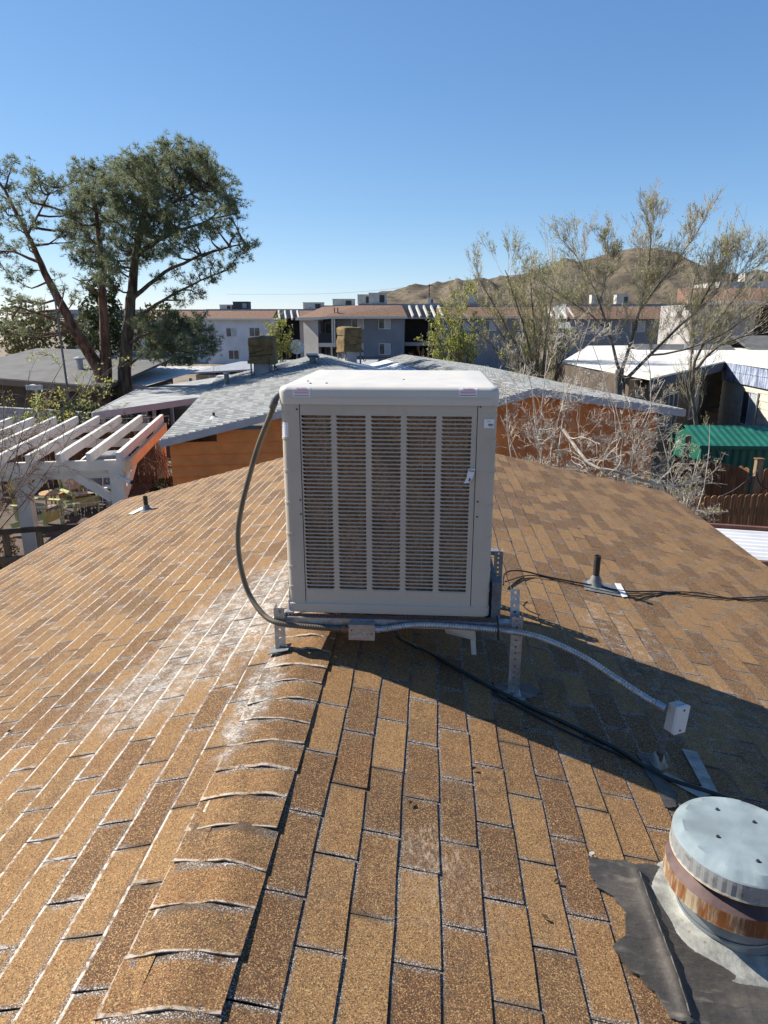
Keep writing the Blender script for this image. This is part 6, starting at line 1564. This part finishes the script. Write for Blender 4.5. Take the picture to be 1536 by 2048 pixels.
# pale bare shrubs in front of the orange wall (between the two houses)
def dirto(a, b): return Vector(b) - Vector(a)
g1 = Vector((2.75, 10.9, .9))
st = []
for (x, y, Y) in ((1010, 770, 11.6), (1040, 690, 11.6), (1095, 700, 11.4), (1180, 640, 11.2), (1000, 830, 11.4), (1140, 760, 11.0), (1065, 790, 11.8)):
    e = at(x, y, Y); st.append(dict(pts=[g1 + rnd_dir() * .12, g1.lerp(e, .35) + rnd_dir() * .22, g1.lerp(e, .7) + rnd_dir() * .3, e], r=.019, r1=.005, n=10, L=.5))
bare('bare_shrub', 'pale bare shrub before the orange wall, closest to the beige cooler', (g1.x, g1.y, 0), st, 3, dict(PB, curve=.42, kids=4, minr=.002), M_bark_pale, None, 41, 'shrub', 'pale bare shrubs before the orange wall')
g2 = Vector((3.75, 11.1, .8)); st = []
for (x, y, Y) in ((1290, 690, 11.2), (1210, 770, 11.5), (1160, 815, 11.3), (1250, 790, 11.0), (1330, 760, 11.6), (1185, 690, 11.8), (1100, 830, 11.0)):
    e = at(x, y, Y); st.append(dict(pts=[g2 + rnd_dir() * .12, g2.lerp(e, .35) + rnd_dir() * .22, g2.lerp(e, .7) + rnd_dir() * .3, e], r=.021, r1=.005, n=8, L=.5))
bare('bare_shrub', 'pale bare shrub before the middle of the orange wall', (g2.x, g2.y, 0), st, 3, dict(PB, curve=.42, kids=4, minr=.002), M_bark_pale, None, 42, 'shrub', 'pale bare shrubs before the orange wall')
g3 = Vector((4.9, 11.6, .8)); st = []
for (x, y, Y) in ((1340, 880, 11.6), (1400, 900, 11.4), (1380, 960, 11.0), (1310, 830, 11.8), (1270, 880, 11.4), (1420, 850, 12.0), (1350, 940, 11.2), (1180, 920, 11.0), (1200, 890, 11.2), (1300, 920, 11.1)):
    e = at(x, y, Y); st.append(dict(pts=[g3 + rnd_dir() * .1, g3.lerp(e, .5) + Vector((0, 0, .12)) + rnd_dir() * .2, e], r=.018, r1=.005, n=6, L=.46))
bare('bare_shrub', 'tangled bare shrub at the right corner of the orange house with a few new leaves', (g3.x, g3.y, 0), st, 3, dict(PB, kids=4, minr=.002, up=-.03, curve=.45, leaf=.05, leaf_n=2, leaf_s=.025), M_bark_pale, M_leaf_spring, 43, 'shrub')
# fallen pale branch over the rake
fb = MB(); pts = spline([on_roof(1135, 922, .5) + Vector((0, .5, -.1)), at(1180, 928, 10.2), at(1230, 942, 10.0), at(1290, 962, 10.1), at(1350, 972, 10.6), at(1400, 955, 11.2)], .1); fb.tube(pts, [.028 - .02 * i / len(pts) for i in range(len(pts))], 7)
random.seed(8)
for k in range(26):
    i = random.randint(2, len(pts) - 3); branch(fb, None, pts[i], ((pts[i + 1] - pts[i]).normalized() + rnd_dir() * .8).normalized(), random.uniform(.25, .6), .007, 1, dict(PB, kids=3))
tag(fb.build('bare_branch', M_bark_pale), 'long pale bare branch lying just past the far edge of the brown roof', 'branch')
# big spring tree on the right, behind the orange house
T0 = Vector((6.75, 21.0, 0)); st = []
PT = dict(up=.10, spread=.5, kids=4, shrink=.62, curve=.16, leaf=.16, leaf_n=3, leaf_s=.026, minr=.003)
def tp(px, py, Y): return at(px, py, Y)
tr0 = [T0, tp(1238, 800, 21), tp(1240, 740, 21)]
st.append(dict(pts=tr0, r=.17, r1=.13, n=0, L=1))
for pts, r, n, L in (([tp(1240, 745, 21), tp(1215, 660, 21), tp(1190, 580, 21.3), tp(1150, 510, 21.5), tp(1125, 480, 21.5)], .1, 20, 1.5),
                     ([tp(1240, 750, 21), tp(1262, 680, 20.8), tp(1285, 600, 20.6), tp(1300, 520, 20.4), tp(1298, 450, 20.2)], .11, 24, 1.5),
                     ([tp(1245, 765, 21), tp(1300, 710, 20.6), tp(1360, 650, 20), tp(1430, 590, 19.6), tp(1500, 530, 19.4)], .11, 24, 1.6),
                     ([tp(1280, 620, 20.6), tp(1340, 540, 20.5), tp(1390, 470, 20.6), tp(1415, 430, 20.6)], .06, 18, 1.3),
                     ([tp(1300, 710, 20.6), tp(1370, 700, 19.8), tp(1460, 660, 19), tp(1540, 600, 18.5)], .06, 16, 1.4),
                     ([tp(1215, 660, 21), tp(1180, 630, 21.2), tp(1120, 590, 21.6), tp(1080, 560, 22)], .05, 16, 1.2),
                     ([tp(1200, 600, 21.2), tp(1215, 540, 21.4), tp(1215, 480, 21.6)], .05, 14, 1.1),
                     ([tp(1400, 610, 19.8), tp(1440, 540, 19.6), tp(1480, 490, 19.6)], .05, 16, 1.2)):
    st.append(dict(pts=pts, r=r * .55, r1=.008, n=int(n * 1.6), L=L * .52))
bare('spring_tree', 'tall bare tree coming into yellow green leaf against the desert hill', T0, st, 3, PT, M_bark_grey, M_leaf_spring, 51, twig=M_bark_tan)
# second smaller multi stem tree behind the white roof
T1 = Vector((9.3, 21.5, 0)); st = []
for pts, r, n, L in (([T1, tp(1385, 780, 21.5), tp(1400, 700, 21), tp(1450, 620, 20.5), tp(1520, 540, 20)], .09, 20, 1.3), ([T1, tp(1380, 760, 21.5), tp(1390, 680, 21.5), tp(1380, 600, 21.5), tp(1400, 520, 21.5)], .07, 16, 1.1), ([tp(1392, 740, 21.3), tp(1440, 690, 21), tp(1530, 660, 20.5)], .05, 12, 1.0)):
    st.append(dict(pts=pts, r=r, r1=.016, n=n, L=L))
bare('spring_tree', 'slimmer twin stemmed tree standing right of the tall leafing tree', T1, st, 2, dict(PT, leaf=.4), M_bark_grey, M_leaf_spring, 52, twig=M_bark_tan)
# yellow green tree left of it and the brushy thicket behind the grey roof
T2 = Vector((6.0, 33, 0)); st = []
for (x, y) in ((960, 560), (1010, 540), (1060, 545), (1090, 590), (985, 640), (1130, 640), (1040, 600), (930, 640), (1110, 560)):
    e = at(x, y, 33 + random.uniform(-1.5, 1.5)); st.append(dict(pts=[T2, T2.lerp(e, .5) + Vector((0, 0, .3)) + rnd_dir() * .3, e], r=.08, r1=.016, n=15, L=1.25))
bare('spring_tree', 'rounded yellow green leafing tree in front of the apartment wing', T2, st, 3, dict(PT, leaf=.25, leaf_n=3, leaf_s=.045, minr=.0045), M_bark_grey, M_leaf_spring, 53, twig=M_bark_tan)
T3 = Vector((2.6, 48, 0)); st = []
for (x, y) in ((870, 660), (890, 620), (915, 650), (930, 600), (900, 690), (860, 690), (945, 660)):
    e = at(x, y, 48 + random.uniform(-1.5, 1.5)); st.append(dict(pts=[T3, T3.lerp(e, .5) + Vector((0, 0, .3)) + rnd_dir() * .3, e], r=.07, r1=.016, n=13, L=1.3))
bare('spring_tree', 'small yellow green tree against the dark stair recess', T3, st, 2, dict(PT, leaf=.8, leaf_n=5, leaf_s=.08, minr=.008), M_bark_grey, M_leaf_spring, 54)
PS = dict(PB, up=.14, spread=.5, kids=4, minr=.0045, curve=.2)
def thicket(name, label, cx, cy, n, L, bark, seed, rx=1.6, leaf=0.0, group=None):
    random.seed(seed); st = []
    for k in range(n):
        p = Vector((cx + random.uniform(-rx, rx), cy + random.uniform(-1, 1), 0)); st.append((p, (random.uniform(-.5, .5), random.uniform(-.3, .3), 1), L * random.uniform(.7, 1.15), .03))
    bare(name, label, (cx, cy, 0), st, 3, dict(PS, leaf=leaf, leaf_n=2, leaf_s=.06), bark, M_leaf_spring, seed, 'shrub', group)
thicket('bare_shrub', 'straw coloured bare thicket behind the grey roof under the yellow green tree', 3.9, 31, 20, 1.75, M_bark_pale, 61, 1.6, .1)
thicket('bare_shrub', 'straw coloured bare thicket behind the grey roof, farther right towards the white roof', 7.2, 30.5, 12, 1.6, M_bark_pale, 62, 1.3, .1)
thicket('bare_shrub', 'reddish twiggy bush at the foot of the slate grey block', .3, 52, 9, 1.7, M_bark_red, 63, 1.4)
T4 = at(545, 745, 34); T4.z = 0; st = []
for (x, y) in ((545, 660), (560, 650), (535, 690), (575, 690), (555, 700)):
    e = at(x, y, 34); st.append(dict(pts=[T4, T4.lerp(e, .5) + rnd_dir() * .15, e], r=.04, r1=.012, n=12, L=.8))
bare('spring_tree', 'slender yellow green tree right of the square covered cooler', T4, st, 2, dict(PT, leaf=.8, leaf_n=4, leaf_s=.05), M_bark_grey, M_leaf_spring, 55)
T5 = at(455, 760, 38); T5.z = 0
bare('bare_shrub', 'thin bare sapling behind the flue pipe of the grey roof', T5, [(T5, (.1, 0, 1), 2.3, .03), (T5, (.3, 0, 1), 2.0, .03), (T5, (-.2, 0, 1), 2.0, .03)], 2, dict(PB, minr=.006), M_bark_grey, None, 56, 'shrub')
# red twigged shrub at the left edge in front of the pergola, and dry leaf bush below it
S1 = Vector((-8.4, 12.3, 0)); st = []
random.seed(64)
for (x, y) in ((20, 800), (60, 770), (110, 800), (140, 850), (40, 860), (5, 760), (80, 850), (130, 780), (0, 840), (165, 830), (95, 900)):
    e = at(x, y, 12.2 + random.uniform(-.6, .6)); st.append(dict(pts=[S1 + Vector((0, 0, .6)), S1.lerp(e, .6) + rnd_dir() * .3 + Vector((0, 0, .2)), e], r=.013, r1=.0035, n=6, L=.5, **{'from': .4}))
bare('bare_shrub', 'reddish bare shrub arching over the left end of the pergola', S1, st, 2, dict(PB, up=-.03, curve=.3, spread=.8, kids=3, leaf=.06, leaf_n=2, leaf_s=.03), M_bark_red, M_leaf_spring, 65, 'shrub')
S2 = Vector((-8.15, 12.0, 0)); random.seed(66)
leafy('dry_bush', 'dry tan leaved bush in front of the left pergola post', S2, [((-8.3, 12.0, 1.3), .55, 1100), ((-7.9, 12.1, .8), .5, 900), ((-8.6, 12.2, .7), .6, 900)], M_leaf_dry, M_bark_red, 66, .035, .03, 'bush')
S3 = Vector((-12.6, 20, 0)); st = []
for (x, y) in ((150, 790), (110, 760), (190, 740), (230, 730), (170, 830), (80, 800), (130, 720), (210, 790), (60, 740)):
    e = at(x, y, 20 + random.uniform(-1, 1)); st.append(dict(pts=[S3, S3.lerp(e, .5) + rnd_dir() * .3, e], r=.025, r1=.007, n=7, L=.8))
bare('wild_shrub', 'straggly half bare shrub with bright green leaves before the garden wall', S3, st, 2, dict(PB, leaf=.5, leaf_n=3, leaf_s=.05), M_bark_grey, M_leaf_spring, 67, 'shrub')
random.seed(68); V0 = HM @ Vector((-.75, 4.2, 1.4))
bare('dead_vine', 'brown dead vine hanging between the pergola posts beside the orange wall', (V0.x, V0.y, 0), [(HM @ Vector((-.8 + random.uniform(-.25, .25), 3.6 + random.uniform(-.8, .9), 2.1)), (random.uniform(-.3, .3), random.uniform(-.3, .3), -1), random.uniform(.5, .9), .008) for k in range(26)], 2, dict(PB, up=-.1, kids=4), M_bark_red, None, 69, 'vine')
